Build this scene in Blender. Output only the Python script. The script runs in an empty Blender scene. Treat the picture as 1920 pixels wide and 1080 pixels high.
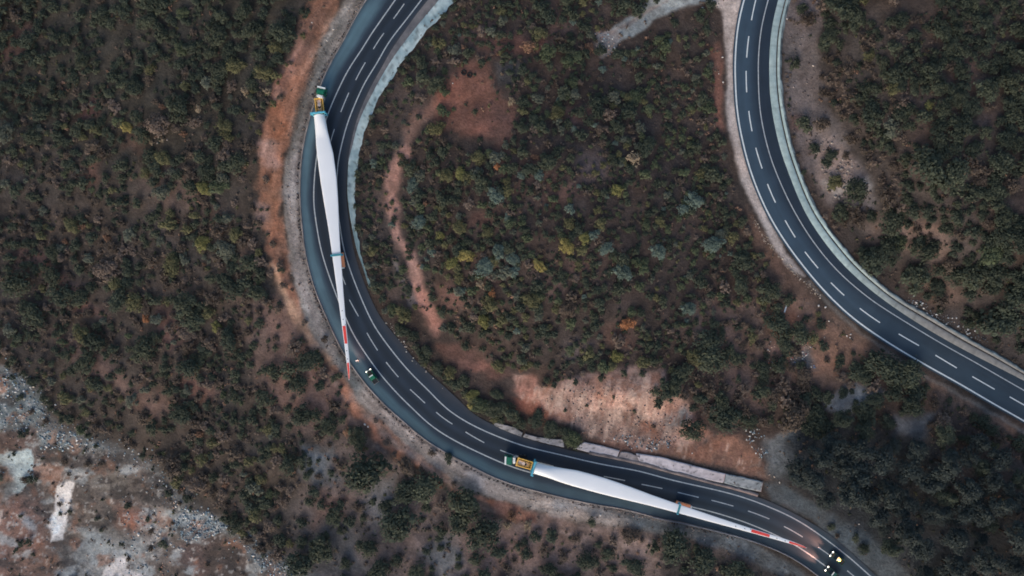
import bpy, bmesh, math, random
import numpy as np
from mathutils import Vector, Matrix
random.seed(11); rng = np.random.default_rng(11)
SC = bpy.context.scene; COL = SC.collection
S = 6.2                       # photo pixels per metre on the road plane
H = 1920 / S * 24.0 / 36.0    # drone height for a 24 mm lens
def lin(c):
    c = np.asarray(c, dtype=np.float64) / 255.0
    return np.where(c <= 0.04045, c / 12.92, ((c + 0.055) / 1.055) ** 2.4)
K = np.array([0.88, 0.96, 1.08])        # light that reaches level ground, per channel
def alb(c, f=1.0): return np.clip(lin(c) / K * f, 0.004, 0.82)
def rgba(c, f=1.0): return (*[float(v) for v in alb(c, f)], 1.0)

# ------------------------------------------------------------------ numpy helpers
def vnoise(x, y, seed):
    r = np.random.default_rng(seed).random((256, 256))
    xi = np.floor(x).astype(int); yi = np.floor(y).astype(int)
    fx = x - xi; fy = y - yi; fx = fx * fx * (3 - 2 * fx); fy = fy * fy * (3 - 2 * fy)
    a = r[yi % 256, xi % 256]; b = r[yi % 256, (xi + 1) % 256]
    c = r[(yi + 1) % 256, xi % 256]; d = r[(yi + 1) % 256, (xi + 1) % 256]
    return (a * (1 - fx) + b * fx) * (1 - fy) + (c * (1 - fx) + d * fx) * fy
def fbm(x, y, scale, seed, oct=4):
    v = 0; a = 0.5; t = 0
    for o in range(oct):
        ang = 0.7 * o
        xr = x * math.cos(ang) - y * math.sin(ang); yr = x * math.sin(ang) + y * math.cos(ang)
        v = v + a * vnoise(xr / scale + 31.7 * o, yr / scale + 17.3 * o, seed + o); t += a
        a *= 0.55; scale /= 2.1
    return v / t * 2 - 1
def sstep(e0, e1, x):
    t = np.clip((x - e0) / (e1 - e0), 0, 1); return t * t * (3 - 2 * t)
def seg_d2(px, py, ax, ay, bx, by):
    vx, vy = bx - ax, by - ay; L = vx * vx + vy * vy + 1e-9
    t = np.clip(((px - ax) * vx + (py - ay) * vy) / L, 0, 1)
    return (px - ax - t * vx) ** 2 + (py - ay - t * vy) ** 2
def sd_poly(px, py, P):
    """signed distance to a polygon, negative inside"""
    d = np.full(px.shape, 1e18); ins = np.zeros(px.shape, bool); n = len(P)
    for i in range(n):
        ax, ay = P[i]; bx, by = P[(i + 1) % n]
        d = np.minimum(d, seg_d2(px, py, ax, ay, bx, by))
        c = ((ay > py) != (by > py)) & (px < (bx - ax) * (py - ay) / ((by - ay) if by != ay else 1e-9) + ax)
        ins ^= c
    d = np.sqrt(d); return np.where(ins, -d, d)
def d_line(px, py, P):
    d = np.full(px.shape, 1e18)
    for i in range(len(P) - 1): d = np.minimum(d, seg_d2(px, py, *P[i], *P[i + 1]))
    return np.sqrt(d)

# ------------------------------------------------------------------ traced lines of the place (pixels on the road plane)
A_RE = [(1040,-250),(905,-140),(840,-66),(790,0),(757,43),(723,87),(707,120),(690,143),(667,192),(652,228),(642,265),(634,300),(631,340),(631,380),(637.5,420),(640,448),(647,477),(657,508),(672,547),(684,575),(702,613),(720,638),(735,658),(755,683),(783,713),(810,738),(827,758),(867,787),(917,812),(942,822),(977,835),(1040,850),(1130,871),(1207,885),(1247,897),(1313,912),(1372,926),(1416,940),(1455,956),(1480,967),(1508,983),(1536,1002),(1571,1028),(1606,1056.5),(1629,1078),(1700,1138),(1800,1230),(1870,1320)]
A_LE = [(740,0),(688,78),(659,120),(637,163),(625,187),(612,223),(601,258),(594,290),(589,345),(588,370),(589,397),(593,420),(597.5,448),(606.7,485),(618,520),(635,565),(650,600),(663,628),(680,655),(697,680),(717,707),(740,732),(768,762),(807,797),(853,827),(880,839),(913,856),(945,869),(963,877),(995,886),(1060,903),(1140,920),(1220,935),(1287,948),(1330,958),(1372,971),(1405,982),(1447,1000),(1495,1024),(1515,1037),(1547,1061.5),(1575,1082)]
A_OUT = [(690,-5),(676,20),(655,62),(638,88),(622,120),(603,158),(587,210),(578,237),(571,272),(566,310),(565,360),(566,400),(572,457),(580,500),(595,552),(617,600),(638,647),(658,680),(680,710),(703,737),(727,762),(767,797),(813,833),(857,857),(900,880),(940,900),(990,914),(1040,928),(1107,942),(1173,953),(1223,967),(1278,977),(1322,988),(1375,1001),(1413,1012),(1447,1025),(1480,1040),(1512,1059),(1537,1080)]
A_IN = [(800,5),(783,22),(757,62),(725,108),(702,153),(680,195),(668,228),(660,262),(653,300),(650,340),(650,380),(655,420),(663,470),(673,503),(685,537),(698,565),(712,595),(728,613),(753,642),(770,667),(785,682),(810,705),(835,727),(862,747),(885,778),(923,795),(973,818),(1040,838),(1073,846),(1157,862),(1213,876),(1263,889),(1313,903),(1380,920),(1430,934),(1472,954),(1500,969),(1529,986),(1550,996),(1585,1027),(1627,1065)]
B_LE = [(1500,-250),(1450,-150),(1417,-70),(1395,0),(1385,40),(1379.5,90),(1378,130),(1379,160),(1382,207),(1393,268),(1407,320),(1421,358),(1440,400),(1470,450),(1507,500),(1547,547),(1600,597),(1657,637),(1730,681),(1800,720),(1863,757),(1918,788),(2000,836),(2150,922),(2300,1005)]
B_RE = [(1440,0),(1428,50),(1422,100),(1422,150),(1424,200),(1433,253),(1447,303),(1470,358),(1493,403),(1520,447),(1553,490),(1590,527),(1640,567),(1697,603),(1763,643),(1847,690),(1920,732)]
B_GIN = [(1458,0),(1447,50),(1442,100),(1442,167),(1450,227),(1463,283),(1491,358),(1513,407),(1547,457),(1580,497),(1627,540),(1680,580),(1747,623),(1813,660),(1918,713)]
B_GOUT = [(1477,0),(1463,67),(1461,150),(1469,213),(1483,277),(1510,354),(1533,403),(1573,457),(1613,503),(1680,560),(1747,597),(1813,637),(1880,673),(1918,697)]
class Ref:
    def __init__(s, pts, flip):
        p = np.array(pts, float); s.p = None
        seg = np.hypot(*np.diff(p, axis=0).T); t = np.r_[0, np.cumsum(seg)]
        # Catmull-Rom through the traced points, even steps, then a light smoothing
        n = int(t[-1] / 4); q = np.linspace(0, t[-1], n)
        m = np.gradient(p, t, axis=0)
        i = np.clip(np.searchsorted(t, q) - 1, 0, len(p) - 2); h = (t[i + 1] - t[i])[:, None]; u = ((q - t[i])[:, None]) / h
        c = (2*u**3-3*u**2+1)*p[i] + (u**3-2*u**2+u)*h*m[i] + (-2*u**3+3*u**2)*p[i+1] + (u**3-u**2)*h*m[i+1]
        c = s.smooth(c, 5)
        s.p = c; s.s = np.r_[0, np.cumsum(np.hypot(*np.diff(c, axis=0).T))]
        tg = np.gradient(c, s.s, axis=0); tg /= np.hypot(tg[:, 0], tg[:, 1])[:, None]
        s.t = tg; s.n = np.c_[-tg[:, 1], tg[:, 0]] * (-1 if flip else 1)
    @staticmethod
    def smooth(c, sg):
        k = np.exp(-0.5 * (np.arange(-3 * sg, 3 * sg + 1) / sg) ** 2); k /= k.sum(); w = 3 * sg
        if c.ndim == 1: c = c[:, None]; one = True
        else: one = False
        a = np.vstack([2 * c[0] - c[w:0:-1], c, 2 * c[-1] - c[-2:-w - 2:-1]])
        o = np.stack([np.convolve(a[:, j], k, 'valid') for j in range(c.shape[1])], 1)
        return o[:, 0] if one else o
    def sd(s, pts):
        pts = np.array(pts, float); out = []
        for p in pts:
            i = np.argmin(((s.p - p) ** 2).sum(1)); r = p - s.p[i]
            out.append((s.s[i] + r @ s.t[i], r @ s.n[i]))
        return np.array(out)
    def off(s, line, sg=6):
        """offset of a traced line as a function of arc length"""
        p = np.array(line, float); d = np.vstack([np.linspace(p[i], p[i+1], 9)[:-1] for i in range(len(p)-1)] + [p[-1:]])
        a = s.sd(d); a = a[np.argsort(a[:, 0])]
        a = a[(a[:,0] > 5) & (a[:,0] < s.s[-1]-5)]
        v = np.interp(s.s, a[:, 0], a[:, 1]); v = np.clip(v, -400, 400)
        return np.asarray(s.smooth(v, sg)) if sg else v
    def at(s, q, d):
        x = np.interp(q, s.s, s.p[:, 0]) + d * np.interp(q, s.s, s.n[:, 0]); y = np.interp(q, s.s, s.p[:, 1]) + d * np.interp(q, s.s, s.n[:, 1])
        return x, y
RA = Ref(A_RE, False); RB = Ref(B_LE, True)
a_le, a_out, a_in = RA.off(A_LE), RA.off(A_OUT), RA.off(A_IN)
a_in = np.minimum(a_in, -6)
b_re, b_gi, b_go = RB.off(B_RE), RB.off(B_GIN), RB.off(B_GOUT)

# ------------------------------------------------------------------ relief
def ring(R, d0, d1, step=6):
    a = R.p + R.n * d0[:, None]; b = R.p + R.n * d1[:, None]
    return [tuple(v) for v in a[::step]] + [tuple(v) for v in b[::-1][::step]]
CORR_A = ring(RA, a_in - 4, a_out + 12); CORR_B = ring(RB, np.full_like(b_go, -22), b_go + 12)
def road_d(qx, qy):
    return np.minimum(sd_poly(qx, qy, CORR_A), sd_poly(qx, qy, CORR_B)) / S
def relief(x, y, d=None):
    x = np.asarray(x, float); y = np.asarray(y, float)
    if d is None: d = road_d(960 + x * S, 540 - y * S)
    w = sstep(0, 30, d)
    kn = 6.5 * np.exp(-(((x - 10) / 42) ** 2 + ((y - 18) / 42) ** 2))
    lf = -13 * sstep(-55, -160, x) - 4 * sstep(-20, -90, y) * sstep(-40, -90, x)
    rt = 12 * sstep(75, 150, x + y * 0.45)
    wd = -3.5 * np.exp(-(((x - 118) / 30) ** 2 + ((y + 58) / 22) ** 2))
    bank = 2.2 * np.exp(-(((x - 33) / 26) ** 2 + ((y + 31) / 7) ** 2))
    far = np.hypot(x, y); fr = 60 * sstep(260, 1800, far) * fbm(x, y, 620, 77, 4)
    nz = 1.1 * fbm(x, y, 22, 5, 4) + 2.0 * fbm(x, y, 60, 9, 2)
    return w * (kn + lf + rt + wd + nz + fr) + sstep(0, 9, d) * bank - 0.12 + 0.05 * sstep(0.2, 2, d) * fbm(x, y, 2.5, 21, 2)
def proj(x, y, z):
    k = S * H / (H - z); return 960 + x * k, 540 - y * k
def W(px, py, z=0.0):
    k = (H - z) / (S * H); return Vector(((px - 960) * k, (540 - py) * k, z))
def on_ground(px, py, hz=0.0):
    """ground points (arrays) whose point HZ above ground shows at these pixels"""
    px = np.atleast_1d(np.asarray(px, float)); py = np.atleast_1d(np.asarray(py, float)); z = np.zeros_like(px)
    for _ in range(4):
        k = (H - z - hz) / (S * H); x = (px - 960) * k; y = (540 - py) * k; z = relief(x, y)
    return x, y, z

# ------------------------------------------------------------------ object helpers
def link(o, parent=None):
    COL.objects.link(o)
    if parent is not None: o.parent = parent
    return o
def tag(o, label=None, cat=None, group=None, kind=None):
    if label: o['label'] = label
    if cat: o['category'] = cat
    if group: o['group'] = group
    if kind: o['kind'] = kind
    return o
def empty(name, loc, rz, label, cat, group=None):
    o = bpy.data.objects.new(name, None); link(o); o.location = loc; o.rotation_euler = (0, 0, rz); o.empty_display_size = 0.5
    return tag(o, label, cat, group)
def np_mesh(name, V, F, mat, cols=None, smooth=False, parent=None):
    me = bpy.data.meshes.new(name); V = np.asarray(V, np.float32); F = np.asarray(F, np.int32); k = F.shape[1]
    me.vertices.add(len(V)); me.vertices.foreach_set('co', V.ravel())
    me.loops.add(F.size); me.loops.foreach_set('vertex_index', F.ravel())
    me.polygons.add(len(F)); me.polygons.foreach_set('loop_start', np.arange(0, F.size, k, dtype=np.int32))
    me.polygons.foreach_set('loop_total', np.full(len(F), k, np.int32))
    if smooth: me.polygons.foreach_set('use_smooth', np.ones(len(F), bool))
    me.update(calc_edges=True)
    if cols is not None:
        a = me.color_attributes.new('Albedo', 'FLOAT_COLOR', 'POINT')
        a.data.foreach_set('color', np.c_[cols, np.ones(len(V))].astype(np.float32).ravel())
    me.materials.append(mat)
    return link(bpy.data.objects.new(name, me), parent)
def bm_obj(name, bm, mat, parent=None, smooth=False):
    me = bpy.data.meshes.new(name); bmesh.ops.recalc_face_normals(bm, faces=bm.faces)
    bm.to_mesh(me); bm.free(); me.materials.append(mat)
    if smooth:
        for p in me.polygons: p.use_smooth = True
    return link(bpy.data.objects.new(name, me), parent)
def box(bm, c, s, bev=0.0, rz=0.0, ry=0.0):
    r = bmesh.ops.create_cube(bm, size=1.0); vs = r['verts']
    M = Matrix.Translation(c) @ Matrix.Rotation(rz, 4, 'Z') @ Matrix.Rotation(ry, 4, 'Y') @ Matrix.Diagonal((*s, 1))
    bmesh.ops.transform(bm, matrix=M, verts=vs)
    if bev:
        es = list({e for v in vs for e in v.link_edges})
        bmesh.ops.bevel(bm, geom=es, offset=bev, segments=2, profile=0.6, affect='EDGES')
    return bm
def cyl(bm, a, b, r0, r1=None, seg=16):
    a, b = Vector(a), Vector(b); d = b - a
    M = Matrix.Translation((a + b) / 2) @ d.to_track_quat('Z', 'Y').to_matrix().to_4x4()
    bmesh.ops.create_cone(bm, cap_ends=True, segments=seg, radius1=r0, radius2=r0 if r1 is None else r1, depth=d.length, matrix=M)
    return bm
def lathe_y(bm, c, prof, seg=24):
    """rings (radius, y) about the y axis"""
    rows = []
    for r, y in prof:
        rows.append([bm.verts.new((c[0] + r * math.cos(2*math.pi*i/seg), c[1] + y, c[2] + r * math.sin(2*math.pi*i/seg))) for i in range(seg)])
    for a, b in zip(rows, rows[1:]):
        for i in range(seg): bm.faces.new((a[i], a[(i+1) % seg], b[(i+1) % seg], b[i]))
    return bm
def side_prism(bm, prof, y0, y1, inset=0.0):
    """an outline in x,z extruded across y (INSET narrows the upper points: tumblehome)"""
    zs = [p[1] for p in prof]; lo, hi = min(zs), max(zs)
    def ins(z): return inset * max(0, (z - lo) / (hi - lo) - 0.45) / 0.55
    a = [bm.verts.new((x, y0 + ins(z), z)) for x, z in prof]; b = [bm.verts.new((x, y1 - ins(z), z)) for x, z in prof]
    n = len(prof); bm.faces.new(a); bm.faces.new(b[::-1])
    for i in range(n): bm.faces.new((a[i], b[i], b[(i+1) % n], a[(i+1) % n]))
    return bm
NB = bmesh.new

# ------------------------------------------------------------------ materials
def node_mat(name):
    m = bpy.data.materials.new(name); m.use_nodes = True; nt = m.node_tree; b = nt.nodes['Principled BSDF']
    return m, nt, b
def vary(nt, src, scale, lo, hi, detail=4, vec=None):
    n = nt.nodes.new('ShaderNodeTexNoise'); n.inputs['Scale'].default_value = scale; n.inputs['Detail'].default_value = detail
    tc = nt.nodes.new('ShaderNodeTexCoord'); nt.links.new(tc.outputs['Object'], n.inputs['Vector'])
    r = nt.nodes.new('ShaderNodeMapRange'); r.inputs['From Min'].default_value = 0.3; r.inputs['From Max'].default_value = 0.7
    r.inputs['To Min'].default_value = lo; r.inputs['To Max'].default_value = hi; nt.links.new(n.outputs['Fac'], r.inputs['Value'])
    m = nt.nodes.new('ShaderNodeVectorMath'); m.operation = 'SCALE'; nt.links.new(src, m.inputs[0]); nt.links.new(r.outputs['Result'], m.inputs['Scale'])
    return m.outputs['Vector'], n.outputs['Fac']
def albedo_mat(name, rough, layers, bump=0.0, bscale=3.0, spec=0.2):
    m, nt, b = node_mat(name); a = nt.nodes.new('ShaderNodeVertexColor'); a.layer_name = 'Albedo'; c = a.outputs['Color']
    for sc, lo, hi in layers: c, f = vary(nt, c, sc, lo, hi)
    nt.links.new(c, b.inputs['Base Color']); b.inputs['Roughness'].default_value = rough; b.inputs['Specular IOR Level'].default_value = spec
    if bump:
        n = nt.nodes.new('ShaderNodeTexNoise'); n.inputs['Scale'].default_value = bscale; n.inputs['Detail'].default_value = 6
        tc = nt.nodes.new('ShaderNodeTexCoord'); nt.links.new(tc.outputs['Object'], n.inputs['Vector'])
        bp = nt.nodes.new('ShaderNodeBump'); bp.inputs['Distance'].default_value = bump; nt.links.new(n.outputs['Fac'], bp.inputs['Height']); nt.links.new(bp.outputs['Normal'], b.inputs['Normal'])
    return m
def flat_mat(name, c, rough=0.5, metal=0.0, scale=2.0, lo=0.85, hi=1.1, coat=0.0, f=1.0, spec=0.4):
    m, nt, b = node_mat(name); r = nt.nodes.new('ShaderNodeRGB'); r.outputs[0].default_value = rgba(c, f)
    v, _ = vary(nt, r.outputs[0], scale, lo, hi); nt.links.new(v, b.inputs['Base Color'])
    b.inputs['Roughness'].default_value = rough; b.inputs['Metallic'].default_value = metal; b.inputs['Coat Weight'].default_value = coat
    b.inputs['Specular IOR Level'].default_value = spec
    return m
def lamp_mat(name, c, e):
    m, nt, b = node_mat(name); b.inputs['Base Color'].default_value = (0.8, 0.8, 0.8, 1)
    b.inputs['Emission Color'].default_value = (*c, 1); b.inputs['Emission Strength'].default_value = e; return m
def leaf_mat(name):
    m, nt, b = node_mat(name); a = nt.nodes.new('ShaderNodeVertexColor'); a.layer_name = 'Albedo'
    oi = nt.nodes.new('ShaderNodeObjectInfo'); mx = nt.nodes.new('ShaderNodeMix'); mx.data_type = 'RGBA'; mx.blend_type = 'MULTIPLY'; mx.inputs[0].default_value = 1
    nt.links.new(a.outputs['Color'], mx.inputs[6]); nt.links.new(oi.outputs['Color'], mx.inputs[7])
    nt.links.new(mx.outputs[2], b.inputs['Base Color']); b.inputs['Roughness'].default_value = 0.7; b.inputs['Specular IOR Level'].default_value = 0.15
    return m
M_GROUND = albedo_mat('ground_soil', 0.95, [(0.3, 0.88, 1.12), (1.1, 0.8, 1.18), (4.0, 0.82, 1.16)], 0.2, 1.6, 0.1)
M_ASPHALT = albedo_mat('asphalt', 0.8, [(0.25, 0.95, 1.05), (14.0, 0.95, 1.05)], 0.004, 30, 0.25)
M_CONC = albedo_mat('concrete', 0.85, [(0.7, 0.82, 1.12), (5.0, 0.92, 1.06)], 0.02, 6, 0.2)
M_LINE = flat_mat('road_paint', (168, 180, 192), 0.7, scale=1.3, lo=0.7, hi=1.1)
M_LINE_NEW = flat_mat('fresh_road_paint', (205, 218, 228), 0.65, scale=1.3, lo=0.85, hi=1.05)
M_LEAF = leaf_mat('leaves'); M_BARK = flat_mat('bark', (62, 52, 46), 0.9, scale=8, lo=0.7, hi=1.2)
M_STONE = albedo_mat('stone', 0.9, [(3.0, 0.8, 1.1)], 0.02, 8, 0.15)

# ------------------------------------------------------------------ ground colours (measured dry albedos, blended patch by patch)
GR_OUT = [(660,-30),(638,20),(607,67),(587,135),(567,187),(549,250),(535,300),(530,360),(538,443),(548,520),(562,573),(593,638),(633,683),(655,712),(672,745),(693,770),(737,812),(780,847),(827,887),(873,917),(917,933),(973,947),(1040,967),(1107,979),(1173,989),(1273,999)]
OR_OUT = [(596,-60),(583,0),(567,50),(533,133),(507,190),(485,260),(480,360),(483,400),(497,453),(512,513),(540,573),(567,615),(600,660),(624,693),(650,725),(668,765),(700,812),(740,845),(780,872),(827,907),(880,935)]
a_pts = lambda off, lo, hi: [tuple(v) for v in (RA.p + RA.n * off[:, None])[(RA.s > lo) & (RA.s < hi)][::4]]
OUTL = [(700,-45)] + A_OUT[:32]
LAYERS = []   # (kind, points, colour, feather, warp, opacity, width)
def patch(pts, c, f=10, w=10, o=1.0): LAYERS.append(('p', pts, c, f, w, o, 0))
def streak(pts, c, wd, f=8, w=8, o=1.0): LAYERS.append(('l', pts, c, f, w, o, wd))
# broad soils
patch([(-600,-500),(600,-500),(585,0),(535,133),(480,300),(490,460),(560,600),(640,720),(760,860),(960,960),(1500,1090),(1500,1600),(-600,1600)], (72,65,62), 25, 20)
patch([(-600,-500),(600,-500),(560,20),(500,150),(440,260),(300,330),(120,280),(-600,330)], (62,59,54), 40, 30, .85)
patch([(470,560),(545,570),(600,655),(650,730),(690,800),(600,830),(520,760),(470,680)], (124,94,86), 26, 34, .9)
patch([(90,620),(170,640),(260,720),(340,760),(300,790),(200,720),(110,660)], (112,88,82), 14, 26, .85)
patch([(40,450),(90,500),(160,540),(200,600),(150,600),(80,530),(20,470)], (116,86,80), 12, 22, .8)
patch([(290,580),(340,600),(360,640),(320,660),(290,620)], (112,80,74), 12, 16, .8)
patch([(330,690),(380,700),(420,740),(380,760),(330,730)], (118,82,74), 12, 18, .8)
patch([(250,330),(300,310),(380,340),(430,400),(380,420),(280,370)], (98,80,75), 18, 24, .7)
patch([(20,60),(70,30),(80,70),(30,110),(0,130),(0,90)], (106,76,70), 10, 16, .8)
patch([(150,190),(200,170),(180,220),(140,230)], (104,66,64), 10, 14, .7)
patch([(150,300),(190,290),(180,350),(150,340)], (108,74,66), 10, 14, .7)
patch([(240,230),(280,240),(270,290),(230,280)], (98,74,66), 10, 14, .7)
patch([(410,110),(440,60),(450,80),(400,130),(360,130)], (88,74,70), 10, 12, .6)
patch([(280,380),(300,400),(330,470),(300,460),(270,410)], (84,78,80), 10, 12, .7)
patch([(430,500),(470,450),(480,500),(470,560),(500,600),(460,620),(430,560)], (94,78,74), 16, 18, .8)
# bottom slopes
patch([(640,800),(720,840),(840,930),(1000,975),(1280,1010),(1420,1060),(1420,1250),(560,1250),(540,960),(590,880)], (108,93,91), 25, 24)
patch([(690,900),(740,890),(740,960),(700,990),(680,940)], (116,120,130), 16, 18, .9)
patch([(560,1000),(660,960),(700,1080),(600,1100)], (74,80,88), 24, 24, .7)
patch([(850,1020),(960,1000),(1060,1010),(1050,1060),(900,1060)], (134,106,98), 20, 24, .8)
patch([(800,1030),(850,1010),(870,1060),(820,1090)], (112,122,132), 16, 20, .8)
patch([(1060,985),(1200,1000),(1260,1020),(1230,1060),(1100,1010)], (134,112,106), 16, 20, .8)
patch([(980,965),(1060,975),(1080,1000),(1000,990)], (140,112,104), 10, 16, .8)
patch([(900,935),(960,940),(1000,960),(990,980),(920,965)], (138,90,76), 10, 18, .8)
patch([(560,830),(620,840),(640,900),(600,920),(560,880)], (98,110,124), 12, 18, .85)
patch([(600,920),(660,930),(640,980),(590,990)], (124,88,78), 16, 18, .7)
# verge bands outside the lower road
patch(OR_OUT + [(913,930)] + GR_OUT[20:0:-1] + [(655,-60)], (150,100,80), 7, 16)
patch([(600,0),(625,-10),(590,60),(560,120),(540,180),(530,150),(560,70)], (116,82,72), 10, 18, .7)
patch([(505,290),(525,300),(528,380),(508,420),(498,350)], (152,104,82), 10, 14, .8)
patch([(520,430),(540,470),(548,540),(530,520),(515,470)], (124,92,80), 10, 14, .7)
patch([(560,60),(580,90),(540,150),(515,180),(530,130)], (150,104,92), 10, 12, .9)
patch([(505,190),(530,185),(540,240),(510,280),(495,240)], (160,96,68), 10, 10, .8)
patch([(485,260),(515,270),(525,310),(490,320)], (172,132,122), 8, 12, .9)
patch([(478,380),(500,390),(505,420),(485,430)], (160,124,116), 8, 12, .8)
streak([(512,500),(525,540),(550,580)], (186,142,114), 14, 8, 10, .85)
streak([(545,570),(580,625),(620,675)], (176,136,112), 16, 8, 10, .85)
streak([(650,730),(672,775),(705,815),(745,850),(790,872),(830,905)], (186,114,86), 17, 7, 12, .95)
streak([(665,742),(690,780),(730,820),(780,855),(830,893),(880,922)], (140,126,122), 14, 10, 10, .8)
streak([(640,20),(612,50),(590,100)], (170,130,112), 12, 8, 8, .8)
streak([(612,95),(598,125),(590,150)], (160,104,68), 10, 8, 8, .8)
patch(OUTL + GR_OUT[::-1], (126,121,120), 5, 7)
streak([(640,40),(600,110),(575,180),(555,250),(542,330)], (104,104,104), 14, 10, 8, .7)
streak([(553,300),(548,360),(550,430),(558,500),(575,560),(600,620),(640,672)], (146,138,140), 18, 8, 8, .85)
streak([(668,705),(690,745),(730,785),(790,830),(850,875),(910,910),(980,938),(1060,958),(1150,975)], (158,146,142), 24, 8, 8, .9)
streak([(640,672),(655,700),(672,720)], (96,106,112), 24, 10, 8, .7)
streak([(1040,945),(1130,960),(1220,980),(1300,1000)], (112,116,124), 16, 8, 8, .7)
# dark stone-lined ditch just outside the kerb
streak([(RA.at(s_, np.interp(s_, RA.s, a_out) + 8)) for s_ in np.linspace(RA.s[-1] * .22, RA.s[-1] * .68, 40)], (84,78,80), 3, 4, 6, .7)
# strip below the lower road, to the lower right corner
patch([(1180,962),(1290,982),(1400,1012),(1470,1046),(1540,1095),(1480,1095),(1400,1050),(1290,1010),(1190,985)], (84,92,100), 8, 8)
patch([(1230,1000),(1380,1050),(1500,1100),(1500,1160),(1260,1160)], (58,56,58), 14, 14)
# knoll inside the curve
patch([(850,-400),(1380,-400),(1360,20),(1362,250),(1400,380),(1470,520),(1560,600),(1700,700),(1960,840),(2100,960),(1500,900),(1290,900),(1000,800),(870,740),(760,650),(690,540),(665,420),(665,300),(700,210),(800,70)], (70,60,58), 20, 14)
patch([(690,300),(740,160),(830,60),(880,90),(830,170),(780,260),(740,330),(740,450),(790,560),(760,600),(700,540),(675,430)], (84,72,69), 20, 20, .8)
patch([(845,135),(880,112),(915,105),(930,170),(960,215),(945,260),(900,255),(850,245),(815,235),(808,195),(825,165)], (124,82,72), 14, 18)
patch([(820,180),(850,150),(880,180),(860,210),(825,205)], (142,90,76), 14, 16, .8)
patch([(870,70),(960,62),(1040,70),(1040,95),(960,100),(890,98)], (116,78,70), 12, 16, .8)
patch([(1030,50),(1060,30),(1060,70),(1030,80)], (110,82,76), 12, 14, .7)
patch([(880,45),(920,45),(910,70),(870,75)], (130,98,92), 10, 14, .7)
streak([(812,205),(780,225),(765,255),(755,290)], (138,100,89), 22, 10, 14, .9)
streak([(757,285),(742,325),(735,370),(738,410),(750,445),(765,480),(782,520),(790,555)], (184,128,115), 25, 9, 14)
streak([(790,555),(806,590),(820,612)], (178,118,106), 26, 9, 14, .9)
streak([(745,490),(760,540),(770,570)], (138,130,132), 12, 9, 12, .7)
streak([(735,345),(712,385),(705,420)], (120,90,82), 12, 9, 10, .7)
patch([(920,190),(950,200),(960,300),(940,330),(925,280)], (112,78,70), 12, 14, .8)
patch([(940,300),(1010,300),(1090,340),(1040,400),(950,350)], (98,72,68), 16, 20, .75)
patch([(1060,200),(1110,195),(1130,230),(1070,240)], (114,82,82), 12, 14, .8)
patch([(1075,280),(1135,280),(1130,330),(1090,340)], (104,88,92), 14, 12, .8)
patch([(930,120),(980,118),(970,150),(930,160)], (72,76,84), 12, 12, .8)
patch([(1330,90),(1352,80),(1362,250),(1340,240)], (140,88,74), 8, 10, .85)
patch([(880,400),(930,400),(930,430),(880,425)], (104,72,66), 14, 14, .7)
patch([(820,535),(870,540),(880,575),(830,575)], (124,84,78), 14, 12, .8)
patch([(1020,510),(1060,510),(1060,560),(1025,560)], (106,84,82), 14, 12, .8)
patch([(900,490),(930,490),(930,540),(890,520)], (90,66,64), 14, 14, .7)
patch([(1060,480),(1130,480),(1120,510),(1060,510)], (98,74,70), 14, 14, .7)
patch([(1120,600),(1190,600),(1190,650),(1130,640)], (106,76,68), 14, 16, .8)
patch([(1060,640),(1120,640),(1110,680),(1060,670)], (104,92,98), 14, 12, .8)
patch([(820,640),(880,650),(920,690),(960,705),(900,705),(840,680)], (124,82,74), 12, 14, .85)
patch([(880,640),(960,640),(960,680),(890,670)], (96,72,64), 16, 14, .7)
patch([(1280,600),(1340,600),(1420,640),(1340,640),(1270,640)], (128,96,88), 14, 14, .8)
patch([(1290,0),(1350,-20),(1350,10),(1300,20)], (80,62,58), 12, 14, .7)
# pale cut bank over the lower road
patch([(965,698),(1004,702),(1012,724),(1060,716),(1110,704),(1170,694),(1248,696),(1244,735),(1275,735),(1305,765),(1318,795),(1340,805),(1310,830),(1270,845),(1220,848),(1160,838),(1110,822),(1080,800),(1030,780),(985,765),(958,735)], (166,129,118), 7, 18)
patch([(985,705),(1005,705),(1010,735),(985,750),(965,735)], (164,108,94), 8, 10, .8)
patch([(960,745),(1010,755),(1040,785),(1010,790),(970,770)], (140,84,70), 9, 12, .85)
patch([(1120,720),(1180,700),(1230,705),(1220,740),(1150,750)], (160,130,122), 10, 12, .85)
patch([(1080,780),(1180,770),(1260,800),(1250,840),(1160,835),(1100,815)], (132,108,100), 12, 16, .8)
patch([(1200,790),(1225,790),(1230,810),(1205,815)], (152,92,70), 8, 10, .7)
patch([(1245,780),(1285,765),(1300,785),(1280,800),(1245,797)], (112,120,130), 9, 10, .9)
patch([(1340,812),(1385,815),(1415,840),(1440,870),(1446,900),(1400,893),(1300,868),(1225,850),(1260,838),(1320,830)], (128,92,78), 8, 18)
patch([(1110,825),(1180,835),(1240,850),(1200,852),(1120,836)], (112,72,60), 8, 12, .8)
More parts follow.
